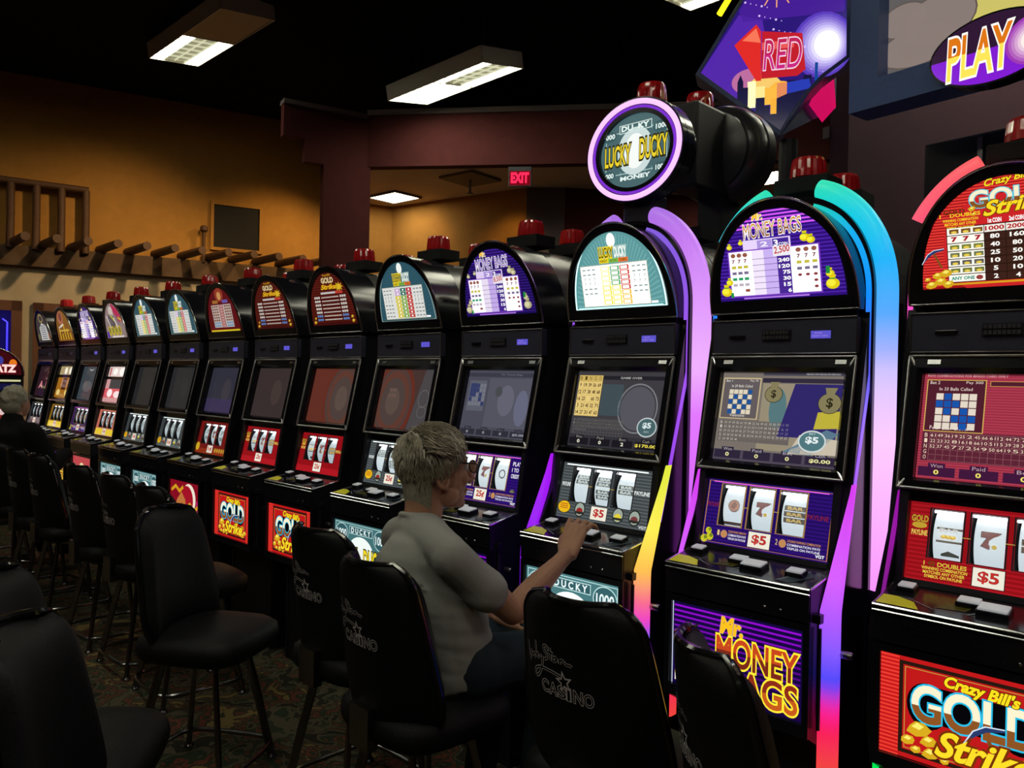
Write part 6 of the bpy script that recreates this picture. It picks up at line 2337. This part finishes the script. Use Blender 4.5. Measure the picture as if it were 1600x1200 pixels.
# glasses
gl = MB()
for sx in (-1, 1):
    gl.tube([hp(sx * .074, -.012, .030), hp(sx * .078, .04, .032), hp(sx * .070, .098, .024)], .0024, 6)
    P = [hp(sx * (.036 + .026 * math.cos(t)), .106 - .012 * abs(math.cos(t)) * 0, .012 + .019 * math.sin(t)) for t in [2 * PI * k / 20 for k in range(20)]]
    gl.tube(P, .0020, 6, closed=True)
gl.tube([hp(-.010, .108, .016), hp(0, .112, .018), hp(.010, .108, .016)], .002, 6)
g_ = gl.build('eyeglasses', BLACK, man, True)
g_.data.transform(MI @ HS)
lens = MB()
for sx in (-1, 1):
    P = [hp(sx * (.036 + .025 * math.cos(t)), .1062, .012 + .018 * math.sin(t)) for t in [2 * PI * k / 20 for k in range(20)]]
    lens.add(P, [list(range(20))])
l_ = lens.build('lens', mat('lens_glass', (.9, .95, .95), .03, trans=1.0, noise=0.0), g_)
l_.data.transform(MI @ HS)
# eyes
e_ = MB()
for sx in (-1, 1): e_.ball(hp(sx * .031, .079, .010), .0125)
o = e_.build('eyes', mat('eye_white', (.6, .58, .55), .2), man, True)
o.data.transform(MI @ HS)

man.location = MLOC
man.scale = (MSC,) * 3

# the other player at the far end: dark clothes, pale grey hair, seen from behind
p2 = empty('person', (-7.03, 1.74, 0), .45, label='grey-haired player in dark clothes seated at the far end, seen from behind', cat='person')
b = MB()
b.ball((0, 0, 1.37), (.072, .09, .105)); b.ball((0, .05, 1.33), (.055, .06, .08))
for sx in (-1, 1): b.ball((sx * .075, 0, 1.36), (.01, .018, .03))
limb(b, [(0, -.01, 1.30), (0, -.03, 1.18)], [.055, .06]); limb(b, [(0, -.03, 1.12), (0, 0, .85), (0, .02, .70)], [(.16, .10), (.15, .11), (.16, .13)])
for sx in (-1, 1):
    limb(b, [(sx * .19, -.02, 1.12), (sx * .24, .10, .88), (sx * .16, .32, .95)], [.055, .048, .03])
    for k in range(4): b.tube([(sx * .16 + (k - 1.5) * .018, .33, .95), (sx * .15 + (k - 1.5) * .02, .40, .955), (sx * .15 + (k - 1.5) * .02, .43, .94)], [.012, .009, .006], 7)
    b.tube([(sx * .14, .34, .95), (sx * .11, .38, .94)], [.013, .008], 7)
    limb(b, [(sx * .10, .03, .68), (sx * .11, .40, .66), (sx * .11, .36, .16)], [.085, .065, .045])
    limb(b, [(sx * .11, .34, .10), (sx * .11, .46, .09)], [.04, .034])
fuse(b, 'body', SKIN, .009, 2, p2)
DARK = mat('dark_cloth', (.010, .010, .011), .9, spec=.1)
m = MB()
limb(m, [(0, -.03, 1.22), (0, -.03, 1.12), (0, 0, .85), (0, .02, .66)], [(.12, .085), (.22, .155), (.20, .16), (.20, .17)], 20)
for sx in (-1, 1):
    limb(m, [(sx * .17, -.02, 1.13), (sx * .24, .10, .88), (sx * .165, .31, .95)], [.095, .078, .055])
    limb(m, [(sx * .10, .03, .68), (sx * .11, .40, .66), (sx * .11, .36, .18)], [.10, .078, .058])
fuse(m, 'clothes', DARK, .014, 3, p2)
m = MB()
m.ball((0, -.018, 1.40), (.088, .098, .098), nu=20, nv=14); m.ball((0, -.04, 1.35), (.078, .072, .085), nu=16, nv=10)
rnd = random.Random(3)
for k in range(60):
    t, u = rnd.uniform(-PI, PI), rnd.uniform(-.2, 1)
    c_ = math.sqrt(max(0, 1 - u * u))
    if math.sin(t) * c_ > .55: continue
    m.ball((.084 * c_ * math.cos(t), -.02 + .094 * c_ * math.sin(t), 1.40 + .094 * u), .017, nu=6, nv=4)
fuse(m, 'hair', mat('grey_curls', (.36, .33, .26), .8, noise=.4, scale=70, bump=.5), .009, 1, p2)
